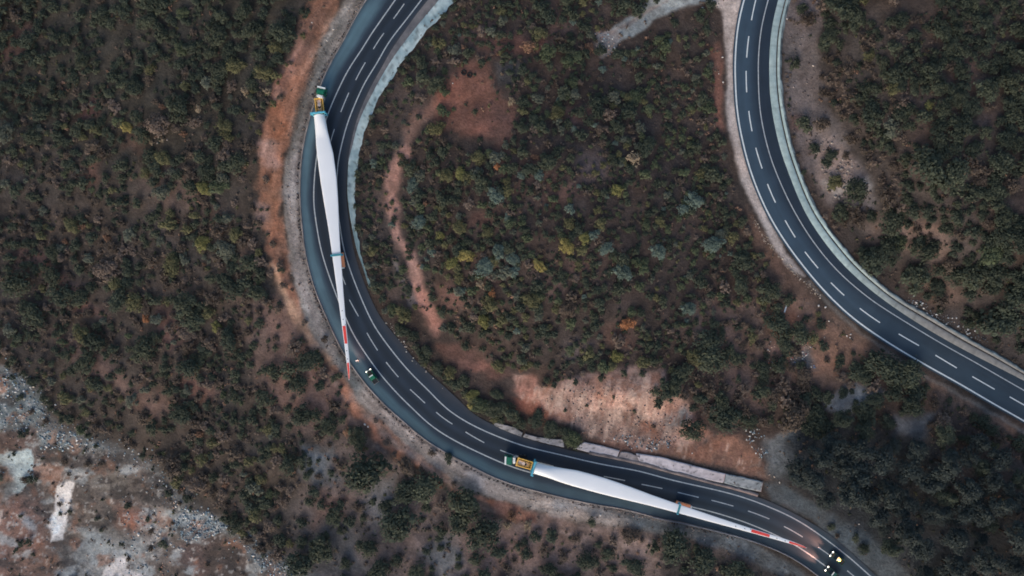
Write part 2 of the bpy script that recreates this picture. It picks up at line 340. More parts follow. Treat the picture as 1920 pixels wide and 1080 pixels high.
# triangle between the roads
patch([(1290,560),(1440,560),(1480,500),(1540,570),(1650,650),(1800,740),(1960,830),(1960,880),(1780,790),(1640,730),(1500,720),(1400,790),(1320,780),(1290,700)], (104,84,78), 22, 22, .85)
patch([(1440,560),(1500,545),(1560,600),(1640,660),(1600,690),(1520,690),(1460,650)], (138,100,84), 14, 20, .85)
patch([(1400,390),(1440,440),(1480,500),(1540,570),(1500,560),(1440,490),(1395,430)], (116,86,74), 8, 10, .85)
patch([(1460,580),(1500,580),(1520,600),(1470,605)], (156,98,76), 9, 12, .8)
patch([(1440,640),(1490,620),(1520,640),(1510,670),(1450,670)], (150,114,104), 9, 14, .8)
patch([(1480,665),(1520,650),(1530,690),(1490,690)], (84,94,104), 9, 12, .7)
streak([(1560,590),(1640,655),(1760,725),(1860,785),(1960,845)], (126,96,82), 14, 8, 12, .8)
patch([(1300,660),(1350,655),(1350,690),(1310,690)], (116,90,84), 14, 14, .7)
patch([(1340,690),(1380,690),(1390,730),(1350,730)], (106,82,78), 14, 14, .7)
patch([(1540,742),(1600,722),(1660,735),(1650,760),(1600,778),(1550,765)], (120,130,142), 9, 14, .95)
patch([(1440,815),(1500,795),(1520,820),(1500,870),(1470,900),(1440,890)], (108,118,128), 12, 14, .95)
patch([(1680,775),(1760,775),(1730,830),(1680,810)], (102,110,122), 12, 14, .9)
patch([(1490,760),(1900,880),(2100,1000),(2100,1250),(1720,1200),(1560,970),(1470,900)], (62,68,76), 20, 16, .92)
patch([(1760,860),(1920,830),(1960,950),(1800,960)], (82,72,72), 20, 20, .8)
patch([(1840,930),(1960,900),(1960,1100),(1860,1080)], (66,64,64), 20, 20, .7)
patch([(1432,905),(1480,908),(1560,962),(1640,1015),(1720,1090),(1800,1180),(1720,1180),(1640,1090),(1590,1035),(1520,975),(1450,940)], (80,92,102), 7, 8)
streak([(1450,945),(1520,985),(1580,1030),(1640,1080)], (64,70,76), 7, 6, 8, .8)
# hillside east of the upper road
patch([(1475,-400),(2500,-400),(2500,1010),(1930,690),(1680,560),(1540,420),(1465,200)], (72,64,63), 10, 10)
patch([(1478,-40),(1540,-40),(1538,80),(1548,190),(1590,250),(1620,330),(1650,400),(1560,400),(1505,310),(1470,200),(1464,100)], (98,90,93), 8, 14)
patch([(1470,20),(1500,10),(1520,60),(1500,140),(1530,200),(1500,230),(1475,150)], (112,104,108), 9, 18, .8)
patch([(1500,240),(1560,240),(1600,290),(1570,300),(1520,280)], (126,112,110), 9, 18, .8)
patch([(1520,290),(1560,270),(1600,300),(1620,350),(1560,370),(1530,340)], (134,116,113), 9, 18, .9)
patch([(1540,340),(1620,335),(1640,365),(1560,375)], (150,148,153), 8, 16, .85)
patch([(1480,210),(1500,215),(1505,250),(1485,245)], (104,76,72), 8, 10, .7)
patch([(1600,420),(1680,400),(1720,430),(1720,480),(1640,460)], (122,100,94), 16, 22, .85)
patch([(1700,410),(1780,420),(1800,470),(1740,500)], (116,94,88), 16, 22, .85)
patch([(1720,500),(1780,500),(1800,560),(1740,580)], (104,84,78), 16, 20, .75)
patch([(1780,120),(1840,110),(1830,180),(1800,200)], (96,72,68), 14, 18, .8)
patch([(1740,30),(1770,20),(1780,70),(1750,80)], (96,74,70), 12, 14, .7)
patch([(1840,190),(1920,190),(1920,240),(1840,235)], (88,72,70), 14, 16, .7)
patch([(1700,240),(1800,240),(1860,290),(1780,300),(1700,270)], (82,70,68), 14, 16, .7)
# pale verge on the inner side of the upper road, and the side track
patch([(1330,-40),(1400,-30),(1386,20),(1377,90),(1377,160),(1384,230),(1396,285),(1412,340),(1440,412),(1475,472),(1510,520),(1490,512),(1452,470),(1420,405),(1396,360),(1378,300),(1366,235),(1360,175),(1364,130),(1358,70),(1352,20),(1335,5)], (178,166,166), 4, 5)
streak([(1362,70),(1364,130),(1362,180),(1368,235),(1380,300),(1397,358)], (120,112,112), 4, 4, 6, .6)
streak([(1515,527),(1560,575),(1620,630),(1700,685),(1780,728),(1860,775),(1960,832)], (120,118,118), 5, 4, 6, .85)
patch([(1345,-60),(1335,2),(1302,10),(1266,21),(1224,38),(1212,50),(1178,72),(1156,90),(1132,82),(1140,58),(1164,42),(1185,26),(1212,4),(1225,-30),(1260,-60)], (132,146,156), 4, 6)
patch([(1113,58),(1150,53),(1168,75),(1150,98),(1133,112),(1116,95)], (128,126,132), 6, 12, .95)
streak([(1250,2),(1205,22),(1170,48),(1148,60)], (140,120,116), 5, 5, 8, .7)
# quarry in the lower left corner
patch([(-600,640),(0,680),(60,735),(100,800),(170,825),(270,860),(320,900),(345,940),(410,972),(480,1035),(570,1085),(700,1200),(700,1600),(-600,1600)], (96,88,86), 10, 18)
streak([(0,700),(60,745),(100,805),(190,838),(280,872),(330,925),(370,975),(440,1000),(500,1045),(570,1090)], (96,108,118), 30, 16, 22, .65)
patch([(-100,690),(20,690),(60,725),(85,775),(80,800),(40,812),(-100,820)], (96,112,122), 10, 18, .9)
patch([(-100,800),(60,800),(70,840),(-100,850)], (104,78,74), 10, 14, .7)
patch([(70,812),(140,815),(160,832),(190,842),(150,848),(80,842)], (104,120,130), 7, 14, .9)
patch([(60,850),(140,850),(200,900),(160,930),(90,900)], (74,70,72), 10, 20, .85)
patch([(20,925),(70,900),(80,935),(40,950),(0,955)], (72,72,76), 8, 16, .8)
patch([(185,880),(260,885),(300,930),(230,945),(190,920)], (84,80,80), 12, 22, .6)
patch([(270,950),(330,960),(320,1010),(280,1000)], (150,146,144), 10, 22, .55)
patch([(60,1000),(100,1020),(90,1080),(30,1080)], (84,72,68), 12, 20, .6)
patch([(330,1020),(380,1005),(450,1020),(470,1080),(350,1090)], (78,68,68), 12, 20, .6)
patch([(170,850),(270,870),(310,920),(280,960),(200,940),(150,900)], (104,96,94), 14, 18, .8)
patch([(270,880),(300,900),(305,915),(275,905)], (84,96,110), 8, 12, .9)
patch([(-100,940),(80,930),(90,1000),(110,1090),(-100,1120)], (130,98,90), 16, 20, .85)
patch([(215,940),(300,960),(280,1000),(220,990)], (132,92,82), 12, 16, .7)
patch([(225,955),(260,960),(250,985),(225,980)], (150,88,70), 8, 12, .6)
patch([(160,1000),(260,1000),(300,1040),(260,1090),(120,1090),(120,1030)], (128,136,144), 16, 24, .85)
patch([(290,960),(320,1000),(300,1060),(260,1020)], (150,150,154), 10, 22, .6)
patch([(150,870),(230,880),(240,930),(170,920)], (124,120,116), 12, 20, .7)
patch([(320,990),(345,955),(395,965),(425,985),(400,1003),(350,1015)], (112,124,136), 7, 14, .9)
patch([(330,1010),(400,1010),(390,1080),(330,1060)], (88,72,72), 14, 18, .7)
patch([(455,1025),(500,1035),(560,1072),(520,1085),(470,1050)], (108,118,128), 7, 12, .85)
patch([(-60,845),(30,842),(62,842),(70,868),(66,900),(40,920),(25,928),(20,890),(0,880),(-60,900)], (158,180,190), 3, 12)
patch([(0,868),(28,880),(24,920),(0,950)], (104,116,126), 8, 10, .8)
patch([(108,908),(122,900),(143,898),(136,930),(126,975),(119,1012),(98,1016),(88,985),(100,950)], (208,208,214), 2.5, 10)
patch([(190,1090),(200,1060),(225,1040),(240,1045),(235,1070),(262,1072),(262,1095)], (198,198,206), 4, 11, .95)
patch([(-20,960),(8,955),(6,985),(-20,990)], (176,160,156), 4, 6)

VERGE = a_pts(a_out + 1, -1, 9e9) + OR_OUT[::-1] if False else [tuple(v) for v in (RA.p + RA.n * (a_out + 1)[:, None])[::6]] + [tuple(v) for v in (RA.p + RA.n * (a_out + 78)[:, None])[::-6]]
QUARRY_P = [(-600,640),(0,680),(60,735),(100,800),(170,825),(270,860),(320,900),(345,940),(410,972),(480,1035),(570,1085),(700,1200),(700,1600),(-600,1600)]
BANK_P = [(965,698),(1012,724),(1110,704),(1248,696),(1244,735),(1318,795),(1440,870),(1446,900),(1225,850),(1110,822),(1030,780),(958,735)]
def warp(px, py, seed, amp):
    return px + amp * fbm(px, py, 40, seed, 4), py + amp * fbm(px, py, 40, seed + 50, 4)
def ground_colour(px, py):
    base = np.array((60, 54, 52.0)); C = np.tile(base, (len(px), 1)); cov = np.zeros(len(px))
    x0, y0 = px.copy(), py.copy()
    n1 = fbm(px, py, 26, 301, 5); n2 = fbm(px, py, 90, 340, 4); n3 = fbm(px, py, 9, 377, 3)
    for i, (k, pts, c, f, w, o, wd) in enumerate(LAYERS):
        P = np.array(pts); m = f + w * 1.3 + wd + 4
        sel = np.where((px > P[:, 0].min() - m) & (px < P[:, 0].max() + m) & (py > P[:, 1].min() - m) & (py < P[:, 1].max() + m))[0]
        if not len(sel): continue
        qx, qy = warp(px[sel], py[sel], 400 + 7 * (i % 9), w)
        d = sd_poly(qx, qy, pts) if k == 'p' else d_line(qx, qy, pts) - wd / 2
        a = (1 - sstep(-f, f, d + 0.5 * w * n1[sel] + .35 * w * n3[sel])) * o
        C[sel] = C[sel] * (1 - a[:, None]) + np.array(c, float) * a[:, None]
    # broken rock: quarry floor and cut bank
    m = 1 - sstep(-14, 6, sd_poly(px, py, QUARRY_P) + 10 * n1)
    q1 = fbm(px * .55 + py * .25, py - px * .2, 22, 901, 5); q2 = fbm(px, py, 34, 911, 4); q3 = fbm(px, py, 8, 921, 4)
    lum = C.mean(1) < 145
    for q_, lo, hi, c_, o_ in ((q1, .12, .4, (146, 158, 168), .7), (q2, .16, .42, (148, 98, 78), .6), (-q1, .14, .4, (66, 62, 64), .7), (q3, .3, .5, (176, 176, 178), .6), (-q3, .28, .5, (58, 54, 56), .55)):
        a = (m * sstep(lo, hi, q_) * o_ * lum)[:, None]; C = C * (1 - a) + np.array(c_, float) * a
    m = (1 - sstep(-8, 5, sd_poly(px, py, BANK_P) + 8 * n1)); st = fbm(px * 2.4 + py * .5, py * .6, 18, 931, 5)
    for q_, lo, hi, c_, o_ in ((st, .1, .4, (186, 156, 144), .7), (-st, .1, .4, (118, 84, 76), .65), (q3, .28, .5, (110, 100, 98), .5), (q2, .2, .4, (150, 96, 76), .5)):
        a = (m * sstep(lo, hi, q_) * o_)[:, None]; C = C * (1 - a) + np.array(c_, float) * a
    # long streaks left by graders and run-off along the outer verge of the lower road
    sel = np.where(sd_poly(px, py, VERGE) < 4)[0]
    if len(sel):
        q = np.c_[px[sel], py[sel]]; ss, dd = np.zeros(len(sel)), np.zeros(len(sel))
        for c0 in range(0, len(sel), 20000):
            qq = q[c0:c0 + 20000]; i = np.argmin(((qq[:, None] - RA.p[None, ::2]) ** 2).sum(2), 1) * 2; r = qq - RA.p[i]
            ss[c0:c0 + 20000] = RA.s[i] + (r * RA.t[i]).sum(1); dd[c0:c0 + 20000] = (r * RA.n[i]).sum(1)
        v = fbm(ss * .22, dd * 1.7, 16, 811, 4); v2 = fbm(ss * .8, dd * 1.2, 12, 821, 4)
        C[sel] = C[sel] * (1 + .22 * v + .16 * v2)[:, None] + np.clip(v2 * v, -.2, .3)[:, None] * np.array((30, 40, 46.))
    # mottling: warm and cool earth, tufts of dead grass
    C = C * (1 + 0.17 * n1 + 0.12 * n2 + 0.12 * n3)[:, None]; g = C.mean(1, keepdims=True); C = g + (C - g) * (0.7 + 0.22 * n2 + .1 * n1)[:, None]
    t = fbm(px, py, 60, 611, 4)[:, None]; C = C + t * np.array((5.0, 0.5, -3.0))
    return np.clip(C, 12, 240)

def axis(lo, hi, step, far):
    a = list(np.arange(lo, hi + step, step)); g = step; u = a[-1]; up = []
    while u < far: g *= 1.28; u += g; up.append(u)
    g = step; u = a[0]; dn = []
    while u > -far: g *= 1.28; u -= g; dn.append(u)
    return np.array(dn[::-1] + a + up)
GX = axis(-186, 186, 0.46, 3500); GY = axis(-112, 112, 0.46, 3500)
XX, YY = np.meshgrid(GX, GY); gx, gy = XX.ravel(), YY.ravel()
gd = np.full(gx.shape, 400.0); near = (np.abs(gx) < 420) & (np.abs(gy) < 420); gd[near] = road_d(960 + gx[near] * S, 540 - gy[near] * S)
gz = relief(gx, gy, gd)
gpx, gpy = proj(gx, gy, np.clip(gz, -40, 40))
inn = (gpx > -500) & (gpx < 2420) & (gpy > -420) & (gpy < 1500)
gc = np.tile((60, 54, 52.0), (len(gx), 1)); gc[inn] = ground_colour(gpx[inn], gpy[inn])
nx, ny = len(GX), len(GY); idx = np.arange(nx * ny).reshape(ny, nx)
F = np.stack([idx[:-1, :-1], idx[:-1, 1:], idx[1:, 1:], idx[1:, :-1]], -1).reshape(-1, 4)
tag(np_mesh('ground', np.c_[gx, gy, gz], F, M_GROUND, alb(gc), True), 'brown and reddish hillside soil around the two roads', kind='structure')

# ------------------------------------------------------------------ roads
def ribbon(name, R, d0, d1, cols, z, colour, mat, lo=None, hi=None, prof=None, step=1, parent=None):
    s = R.s; sel = np.ones(len(s), bool)
    if lo is not None: sel &= (s >= lo)
    if hi is not None: sel &= (s <= hi)
    i = np.where(sel)[0][::step]; f = np.linspace(0, 1, cols) if prof is None else np.array([p[0] for p in prof])
    D = d0[i][:, None] * (1 - f) + d1[i][:, None] * f
    X = R.p[i, 0][:, None] + D * R.n[i, 0][:, None]; Y = R.p[i, 1][:, None] + D * R.n[i, 1][:, None]
    Z = np.full_like(X, z) if prof is None else np.tile([p[1] for p in prof], (len(i), 1))
    Vt = np.stack([(X - 960) / S, (540 - Y) / S, Z], -1).reshape(-1, 3)
    n, m = X.shape; id_ = np.arange(n * m).reshape(n, m)
    Fc = np.stack([id_[:-1, :-1], id_[1:, :-1], id_[1:, 1:], id_[:-1, 1:]], -1).reshape(-1, 4)
    a, b, c = Vt[Fc[0, 0]], Vt[Fc[0, 1]], Vt[Fc[0, 2]]
    if np.cross(b - a, c - a)[2] < 0: Fc = Fc[:, ::-1]
    c = None if colour is None else alb(np.clip(colour(np.tile(s[i][:, None], (1, m)).ravel(), D.ravel(), X.ravel(), Y.ravel()), 8, 245))
    return np_mesh(name, Vt, Fc, mat, c, False, parent)
def lerp(a, b, t): return np.asarray(a, float) * (1 - t[:, None]) + np.asarray(b, float) * t[:, None]
def col_a(s, d, x, y):
    le = np.interp(s, RA.s, a_le); out = np.interp(s, RA.s, a_out); inn_ = np.interp(s, RA.s, a_in)
    c = lerp((37, 48, 62), (47, 61, 74), sstep(1150, 1500, x))
    lane = np.clip(d / np.maximum(le, 1), 0, 1)
    c = c * (1 + 0.09 * np.cos(lane * 4 * math.pi))[:, None]
    sh = lerp((80, 108, 124), (66, 90, 104), sstep(560, 860, y)); sh = lerp(sh[0:1].repeat(len(s), 0) * 0 + sh, (52, 66, 77), sstep(1130, 1330, x))
    u = np.clip((d - le) / np.maximum(out - le, 1), 0, 1)
    n = fbm(s, d * 3, 60, 71, 4)
    t = sstep(0.12, 0.62, u + 0.12 * n) * (1 - 0.35 * sstep(.8, 1, u)) * np.where(x > 1000, .85, 1) * sstep(-60, 30, y)
    t = t * (0.9 + 0.25 * n)
    c = lerp(c, (0, 0, 0), np.zeros(len(s))) * (1 - t[:, None]) + sh * t[:, None]
    v = np.clip(d / np.minimum(inn_, -1), 0, 1); t = sstep(.25, 1, v + .2 * n) * np.where(d < 0, 1, 0) * 0.5
    c = c * (1 - t[:, None]) + np.array((66, 66, 72.)) * t[:, None]
    return c * (1 + 0.09 * fbm(s * .25, d * 5, 30, 88, 4) + .06 * fbm(x, y, 26, 89, 4))[:, None]
def col_b(s, d, x, y):
    re = np.interp(s, RB.s, b_re); u = d / np.maximum(re, 1)
    c = lerp((55, 74, 93), (38, 51, 67), sstep(.42, 1.05, u)); c = lerp(c, (52, 66, 79), sstep(1450, 1750, x) * .75)
    return c * (1 + 0.09 * fbm(s * .25, d * 5, 30, 99, 4) + .06 * fbm(x, y, 26, 98, 4))[:, None]
tag(ribbon('lower_road', RA, a_in, a_out + 1, 40, 0.0, col_a, M_ASPHALT), 'dark two lane asphalt road curving round the knoll', kind='structure')
tag(ribbon('upper_road', RB, np.full_like(b_gi, -4.5), b_gi + 0.5, 26, 0.0, col_b, M_ASPHALT), 'blue grey two lane asphalt road on the far side', kind='structure')
def line(name, R, d, w, mat, lab):
    return tag(ribbon(name, R, d - w / 2, d + w / 2, 2, 0.012, None, mat), lab, kind='structure')
line('road_edge_line', RA, a_le, 2.0, M_LINE, 'painted outer edge line of the lower road')
line('road_edge_line', RA, np.zeros_like(a_le), 2.0, M_LINE, 'painted inner edge line of the lower road')
line('road_edge_line', RB, np.zeros_like(b_re), 2.6, M_LINE_NEW, 'bright painted edge line on the knoll side of the upper road')
line('road_edge_line', RB, b_re, 1.8, M_LINE, 'painted edge line on the gutter side of the upper road')
def dashes(name, R, ends, w, mat, lab):
    V, Fq = [], []
    for (x0, y0, x1, y1) in ends:
        q = R.sd([(x0, y0), (x1, y1)]); n = 6; ss = np.linspace(*sorted((q[0, 0], q[1, 0])), n); o = np.argsort(q[:, 0]); dd = np.linspace(q[o[0], 1], q[o[1], 1], n)
        b = len(V)
        for a_, d_ in zip(ss, dd):
            for e in (-w / 2, w / 2):
                X, Y = R.at(a_, d_ + e); V.append(((X - 960) / S, (540 - Y) / S, 0.012))
        for k in range(n - 1): Fq.append((b + 2*k, b + 2*k + 1, b + 2*k + 3, b + 2*k + 2))
    V = np.array(V); Fq = np.array(Fq); a, b, c = V[Fq[0, 0]], V[Fq[0, 1]], V[Fq[0, 2]]
    if np.cross(b - a, c - a)[2] < 0: Fq = Fq[:, ::-1]
    return tag(np_mesh(name, V, Fq, mat), lab, kind='structure')
dashes('road_lane_marking', RA, [(758,7,738,35),(720,62,700,92),(685,117,667,150),(654,174,639,210),(627,242,617,276),(612,308,609,340),(610,372,613,404),(620,440,627,470),(637,506,648,534),(655,562,672,593),(688,624,708,657),(724,679,747,707),(769,730,797,756),(818,773,848,795),(873,810,908,830),(938,844,968,855),(1004,866,1038,874),(1066,881,1104,888),(1132,893,1172,901),(1203,908,1242,916),(1271,923,1310,932.5),(1334,938,1375,949),(1402.5,958,1442.5,973),(1470,987,1505,1007),(1534,1026,1557,1042),(1588.5,1070,1610,1088)], 1.7, M_LINE, 'dashed centre line of the lower road')
dashes('road_lane_marking', RB, [(1426,-38,1419,-8),(1417,0,1409,38),(1404,68,1400,108),(1399,133,1400,173),(1404,208,1410,246),(1417,277,1429,316),(1439,345,1454,380),(1472,413,1491,445),(1509,472,1534,503),(1558,530,1583,554),(1612,578,1650,605),(1685,626,1723,648),(1754,666,1794,690),(1823,706,1865,730),(1893,744,1930,765)], 2.0, M_LINE_NEW, 'dashed centre line of the upper road')
# kerbs and gutters (real steps and channels)
def col_n(c0, c1, sc, seed):
    def f(s, d, x, y):
        t = np.clip(0.5 + 0.9 * fbm(s, d, sc, seed, 4), 0, 1); return lerp(c0, c1, t)
    return f
kerb = ribbon('kerb', RA, a_out + 1.0, a_out + 3.2, 4, 0, col_n((104, 102, 104), (150, 146, 150), 14, 120), M_CONC, RA.s[-1] * .1, RA.s[-1] * .93, prof=[(0, -.05), (0.02, .13), (.98, .14), (1, -.1)])
tag(kerb, 'thin pale kerb along the outer side of the lower road', kind='structure')
sA = lambda p: float(RA.sd([p])[0, 0])
g_lo, g_hi = sA((905, -140)), sA((690, 540))
gl = RA.off([(905,-100),(817,7),(783,47),(750,90),(727,123),(710,153),(695,182),(680,210),(668,243),(660,278),(653,300),(651,360),(656,407),(669,470),(682,505),(690,533)], 3)
gr = RA.off([(940,-90),(852,5),(800,60),(765,105),(747,123),(730,155),(713,178),(702,202),(690,227),(682,253),(673,287),(668,340),(665,370),(668,427),(677,477),(686,505),(694,533)], 3)
rag = fbm(RA.s, RA.s * 0, 22, 55, 4) * 3.2 + fbm(RA.s, RA.s * 0, 7, 56, 2) * 2
def col_g(s, d, x, y):
    t = np.clip(0.5 + .9 * fbm(s, d * 2, 20, 150, 4), 0, 1); c = lerp((126, 154, 168), (180, 200, 209), t) * (1 - .3 * sstep(.2, .5, fbm(s * 1.5, d * 2, 9, 154, 3)))[:, None]
    return lerp(c, (110, 136, 146), sstep(330, 520, y))
gu = ribbon('drainage_gutter', RA, gl, gr + rag, 6, 0, col_g, M_CONC, g_lo, g_hi, prof=[(0, .02), (.06, .1), (.3, -.02), (.68, -.02), (.9, .16), (1, .1)])
tag(gu, 'pale blue grey concrete gutter along the inner side of the lower road', 'gutter')
gk = ribbon('gravel_shoulder', RA, a_in + .5, gl - .2, 5, 0.005, col_n((84, 88, 98), (116, 116, 122), 12, 152), M_CONC, g_lo, sA((640, 300)))
tag(gk, 'thin grey gravel strip between the lower road and its concrete gutter', kind='structure')
def col_gb(s, d, x, y):
    t = np.clip(0.5 + .9 * fbm(s, d * 2, 26, 160, 4), 0, 1); c = lerp((132, 156, 166), (164, 186, 193), t)
    c = lerp(c, (124, 122, 124), sstep(1560, 1760, x) * .8)
    j = (np.mod(s, 22) < 1.2).astype(float) * .09; return c * (1 - j)[:, None]
gb = ribbon('drainage_gutter', RB, b_gi + .5, b_go, 8, 0, col_gb, M_CONC, prof=[(0, -.04), (.03, .06), (.55, -.05), (.66, -.03), (.72, -.2), (.8, -.2), (.84, .22), (1, .25)])
tag(gb, 'wide pale concrete gutter with a grooved edge beside the upper road', 'gutter')
def col_rock(s, d, x, y):
    t = np.clip(0.5 + 1.2 * fbm(s, d * 2, 10, 170, 4), 0, 1); return lerp((66, 76, 84), (138, 156, 164), t)
rg2 = fbm(RB.s, RB.s * 0, 14, 57, 4) * 2
st = ribbon('stone_edging', RB, b_go, b_go + 4.5 + rg2, 4, 0, col_rock, M_CONC, prof=[(0, .26), (.3, .3), (.7, .18), (1, -.1)])
tag(st, 'rough blue grey stone edging behind the gutter of the upper road', 'stone edging')
# guard rail below the blade, lower right (rail > post)
gr_root = empty('guard_rail', (0, 0, 0), 0, 'long low grey guard rail on the outer road edge below the blade tip', 'guard rail')
M_STEEL = flat_mat('galvanised_steel', (110, 116, 128), 0.5, 0.3)
ra0, ra1 = sA((1240, 897)), RA.s[-1] * .955
ribbon('rail', RA, a_out + 1.2, a_out + 3.0, 5, 0, col_n((96, 100, 112), (132, 136, 146), 20, 172), M_CONC, ra0, ra1, prof=[(0, .45), (.0, .75), (.5, .78), (1, .75), (1, .45)], parent=gr_root)
for q in np.arange(ra0, ra1, 25):
    X, Y = RA.at(q, np.interp(q, RA.s, a_out) + 2.8); p = W(X, Y); bm = NB(); box(bm, (p.x, p.y, .3), (.14, .14, .9)); bm_obj('post', bm, M_STEEL, gr_root)
# concrete slabs lining the inner side of the lower road
wall = empty('retaining_wall', (0, 0, 0), 0, 'broken pale concrete retaining wall slabs under the cut bank beside the lower road', 'retaining wall')
def slab(name, pts, z0, z1, parent, cols, seed):
    n = len(pts); half = n // 2; top = []
    # dense strip between the upper edge (first half) and lower edge (second half reversed) so that stains show
    up = np.array(pts[:half], float); lo = np.array(pts[half:][::-1], float)
    def res(p, k):
        t = np.r_[0, np.cumsum(np.hypot(*np.diff(p, axis=0).T))]; q = np.linspace(0, t[-1], k); return np.c_[np.interp(q, t, p[:, 0]), np.interp(q, t, p[:, 1])]
    k = max(4, int(np.hypot(*(up[-1] - up[0])) / 2)); U, L = res(up, k), res(lo, k); m = 9
    f = np.linspace(0, 1, m)[None, :, None]; G = L[:, None] * (1 - f) + U[:, None] * f
    G[..., 1] += 0.9 * fbm(G[..., 0].ravel(), G[..., 1].ravel(), 12, seed, 3).reshape(G.shape[:2])
    Z = np.tile(np.linspace(z0, z1, m), (k, 1)); kk = (H - Z) / (S * H)
    Vt = np.stack([(G[..., 0] - 960) * kk, (540 - G[..., 1]) * kk, Z], -1)
    top = Vt.reshape(-1, 3); bot = (Vt - np.array((0, 0, .35))).reshape(-1, 3); N = k * m; id_ = np.arange(N).reshape(k, m)
    Fc = [np.stack([id_[:-1, :-1], id_[1:, :-1], id_[1:, 1:], id_[:-1, 1:]], -1).reshape(-1, 4)]; Fc.append(Fc[0][:, ::-1] + N)
    for e in (id_[:, 0], id_[::-1, -1], id_[0, ::-1], id_[-1]): Fc.append(np.c_[e[:-1], e[:-1] + N, e[1:] + N, e[1:]])
    qx, qy = G[..., 0].ravel(), G[..., 1].ravel(); t = np.clip(.5 + 1.1 * fbm(qx, qy * 1.6, 16, seed + 3, 5), 0, 1); c = lerp(cols[0], cols[1], t)
    stain = sstep(.28, .5, fbm(qx, qy * 2, 7, seed + 9, 3)); c = c * (1 - .35 * stain)[:, None]
    c = alb(c); return np_mesh(name, np.vstack([top, bot]), np.vstack(Fc), M_CONC, np.vstack([c, c]), False, parent)
slab('slab', [(928,793),(950,797),(966,802),(980,812), (978,819),(958,812),(940,804),(926,797)], .02, .24, wall, ((120,122,128),(156,156,162)), 210)
slab('slab', [(985,813),(1010,820),(1035,823),(1056,824), (1058,839),(1035,834),(1010,828),(980,819)], .02, .24, wall, ((134,134,140),(166,166,172)), 220)
slab('slab', [(1096,829),(1120,834),(1145,840),(1162,845), (1156,860),(1130,854),(1100,847),(1076,841)], .02, .26, wall, ((170,168,178),(188,186,196)), 230)
slab('slab', [(1164,847),(1178,848),(1190,853),(1200,855), (1200,870),(1186,867),(1172,864),(1158,860)], .02, .26, wall, ((104,100,106),(146,142,148)), 240)
slab('slab', [(1192,850),(1240,857),(1300,873),(1360,888), (1357,906),(1300,894),(1250,882),(1202,872)], .03, .3, wall, ((160,158,168),(192,190,202)), 250)
slab('slab', [(1361,888),(1385,893),(1410,898),(1431,904), (1427,922),(1404,918),(1380,912),(1358,906)], .03, .3, wall, ((116,128,138),(164,172,182)), 260)
led = ribbon('concrete_ledge', RA, a_in - .2, a_in - 6.5 + rag * .6, 4, 0, col_n((92, 88, 92), (136, 128, 130), 9, 270), M_CONC, sA((1100, 862)), sA((1420, 941)), prof=[(0, -.02), (.05, .12), (.9, .14), (1, -.1)])
tag(led, 'thin worn pale concrete ledge between the lower road and the retaining wall', kind='structure')

# ------------------------------------------------------------------ convoy
M_GREEN = flat_mat('green_truck_paint', (22, 104, 82), 0.35, scale=.8, lo=.9, hi=1.1, coat=.4)
M_GREEN2 = flat_mat('green_pickup_paint', (26, 110, 84), 0.35, scale=.8, lo=.85, hi=1.1, coat=.4)
M_DKGREEN = flat_mat('dark_green_paint', (34, 78, 70), 0.35, coat=.4)
M_GLASS = flat_mat('dark_glass', (18, 26, 32), 0.08, spec=.6)
M_WHITE = flat_mat('white_paint', (228, 230, 236), 0.45, scale=1.2, lo=.9, hi=1.02)
M_GREY = flat_mat('chassis_grey', (92, 98, 106), 0.6, .2)
M_DARK = flat_mat('black_steel', (30, 33, 38), 0.7)
M_RUB = flat_mat('tyre_rubber', (28, 28, 30), 0.9)
M_ORANGE = flat_mat('orange_trailer_paint', (250, 178, 92), 0.5, scale=2.5, lo=.85, hi=1.08)
M_ORANGE_D = flat_mat('faded_orange_paint', (228, 156, 122), 0.55, scale=2.5, lo=.85, hi=1.08)
M_DECK = flat_mat('worn_deck_plate', (206, 190, 184), 0.7, scale=3, lo=.75, hi=1.05)
M_TEAL = flat_mat('sky_blue_clamp_paint', (84, 172, 204), 0.5, scale=2, lo=.8, hi=1.08)
M_TEAL_D = flat_mat('teal_strap', (52, 134, 152), 0.6, scale=2, lo=.85, hi=1.05)
M_RIM = flat_mat('wheel_rim', (150, 152, 156), 0.4, .5)
M_HEAD = lamp_mat('headlight_glow', (1.0, .9, .7), 2.0)
M_AMBER = lamp_mat('amber_beacon', (1.0, .55, .06), 3.5)
M_TAIL = flat_mat('red_lens', (150, 24, 22), 0.3)
def wheel(parent, c, r, w):
    bm = NB(); h = w / 2
    lathe_y(bm, c, [(r*.6, -h), (r*.93, -h), (r, -h*.75), (r, h*.75), (r*.93, h), (r*.6, h)])
    t = bm_obj('wheel', bm, M_RUB, parent, True)
    bm = NB(); lathe_y(bm, c, [(0.02, -h*.55), (r*.3, -h*.7), (r*.6, -h*.9), (r*.6, h*.9), (r*.3, h*.7), (.02, h*.55)]); bm_obj('rim', bm, M_RIM, t)
def spot(parent, loc, pitch, e, col, size=70, blend=.8):
    l = bpy.data.lights.new('headlight_beam', 'SPOT'); l.energy = e; l.color = col; l.spot_size = math.radians(size); l.spot_blend = blend; l.shadow_soft_size = .3
    o = bpy.data.objects.new('headlight_beam', l); link(o, parent); o.location = loc
    o.rotation_euler = Vector((math.cos(pitch), 0, -math.sin(pitch))).to_track_quat('-Z', 'Y').to_euler(); return o

